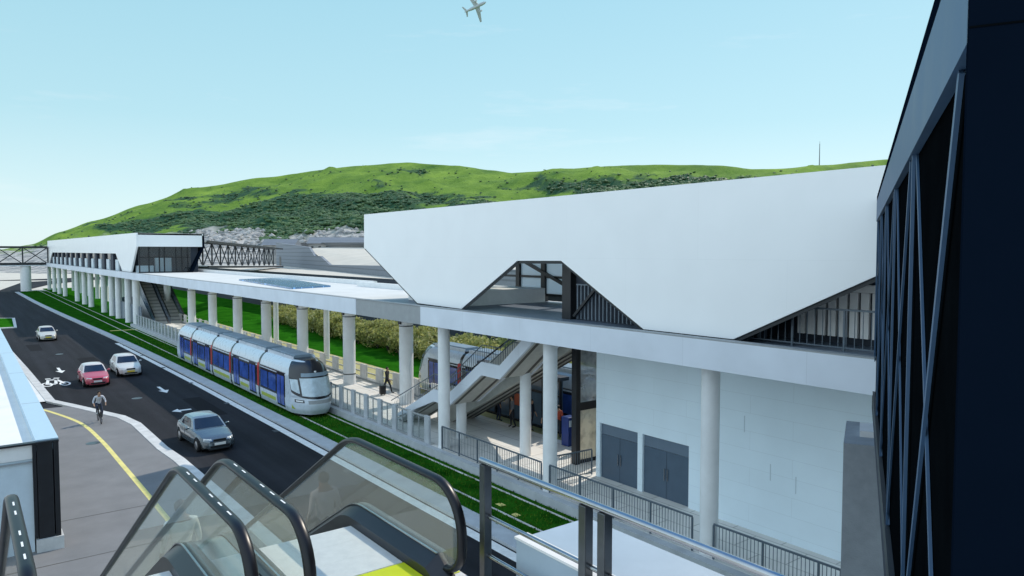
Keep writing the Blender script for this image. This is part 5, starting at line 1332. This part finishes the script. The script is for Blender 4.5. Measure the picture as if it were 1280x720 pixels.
J = {'pel': (0, .24, 1.03), 'wst': (0, .18, 1.18), 'chest': (0, .03, 1.40), 'neck': (0, -.05, 1.54), 'head': (0, -.10, 1.64), 'crown': (0, -.10, 1.725), 'face': (0, -1, 0)}
for s, x in (('l', 1), ('r', -1)):
    J['sh' + s] = (x * .19, .0, 1.46); J['el' + s] = (x * .31, -.06, 1.20); J['wr' + s] = (x * .285, -.24, 1.05); J['hn' + s] = (x * .28, -.285, 1.02); J['hp' + s] = (x * .10, .20, .98)
J['knr'] = (-.13, -.17, .86); J['anr'] = (-.12, .06, .53); J['tor'] = (-.12, -.08, .49)
J['knl'] = (.13, -.10, .62); J['anl'] = (.12, .12, .22); J['tol'] = (.12, -.02, .165)
person('cyclist in a pale striped shirt and dark trousers riding toward the camera', J, C_shirt, C_navy, C_shoe, loc=tuple(O))

# ================================================================== PLANTS
def bush_mesh(name, rx, ry, rz, n, size, seed, m_leaf, m_core):
    rd = random.Random(seed); b = MB()
    lobes = [(Vector((rd.uniform(-.45, .45) * rx, rd.uniform(-.45, .45) * ry, rz * rd.uniform(.5, .85))), rd.uniform(.45, .75)) for _ in range(7)] + [(Vector((0, 0, rz * .55)), .9)]
    for _ in range(n):
        c, s = rd.choice(lobes); d = Vector((rd.gauss(0, 1), rd.gauss(0, 1), rd.gauss(0, 1))).normalized(); k = rd.uniform(.55, 1.08)
        p = c + Vector((d.x * rx * s * k, d.y * ry * s * k, d.z * rz * .62 * s * k)); p.z = max(.04, p.z)
        nrm = (d + Vector((rd.gauss(0, .6), rd.gauss(0, .6), rd.gauss(0, .6)))).normalized(); a = nrm.orthogonal().normalized(); a.rotate(__import__('mathutils').Quaternion(nrm, rd.uniform(0, 6.3))); c2 = nrm.cross(a); L = size * rd.uniform(.6, 1.3)
        b.face([p - a * L, p + c2 * L * .45 + nrm * L * .1, p + a * L, p - c2 * L * .45 + nrm * L * .1])
    me_o = b.build('leaves', m_leaf, recalc=False); return me_o
protos = []
M['blossom'] = leaf_mat('cream_blossom', (.42, .43, .16), (.72, .70, .40), 2.0, .45)
for k in range(4):
    r = empty('shrub', (0, 0, 0), 'yellow-green leafy shrub in the hedge row beyond the platform', 'shrub', 'shrubs in the hedge beyond the platform')
    lf_ = bush_mesh('leaves', 1.25, 1.25, 1.5 + .15 * k, 620, .20, 20 + k, M['hedgeleaf'], None); lf_.parent = r
    fl = bush_mesh('flowers', 1.3, 1.3, 1.6 + .15 * k, 190, .13, 50 + k, M['blossom'], None); fl.parent = r
    b = MB()
    for i in range(5):
        a = i * 1.26 + k; b.tube([(0, 0, 0), (.2 * math.cos(a), .2 * math.sin(a), .5), (.5 * math.cos(a), .5 * math.sin(a), 1.1)], [.05, .035, .015], 5)
    b.build('stem', M['brown'], r); protos.append(r)
spots = []
rd = random.Random(5); y = 36.0
while y < 100:
    x0 = 31.6 + (y - 36) * .045
    for dx in (0, 1.9):
        spots.append((x0 + dx + rd.uniform(-.35, .35), y + rd.uniform(-.3, .3) + dx * .4))
    y += 1.95
used = set()
for i, (x, y) in enumerate(spots):
    k = rd.randrange(4); o = protos[k] if k not in used else copy_tree(protos[k]); used.add(k)
    o.location = (x, y, .03); o.rotation_euler.z = rd.uniform(0, 6.28); s = rd.uniform(.85, 1.25); o.scale = (s, s, s * rd.uniform(.85, 1.2))
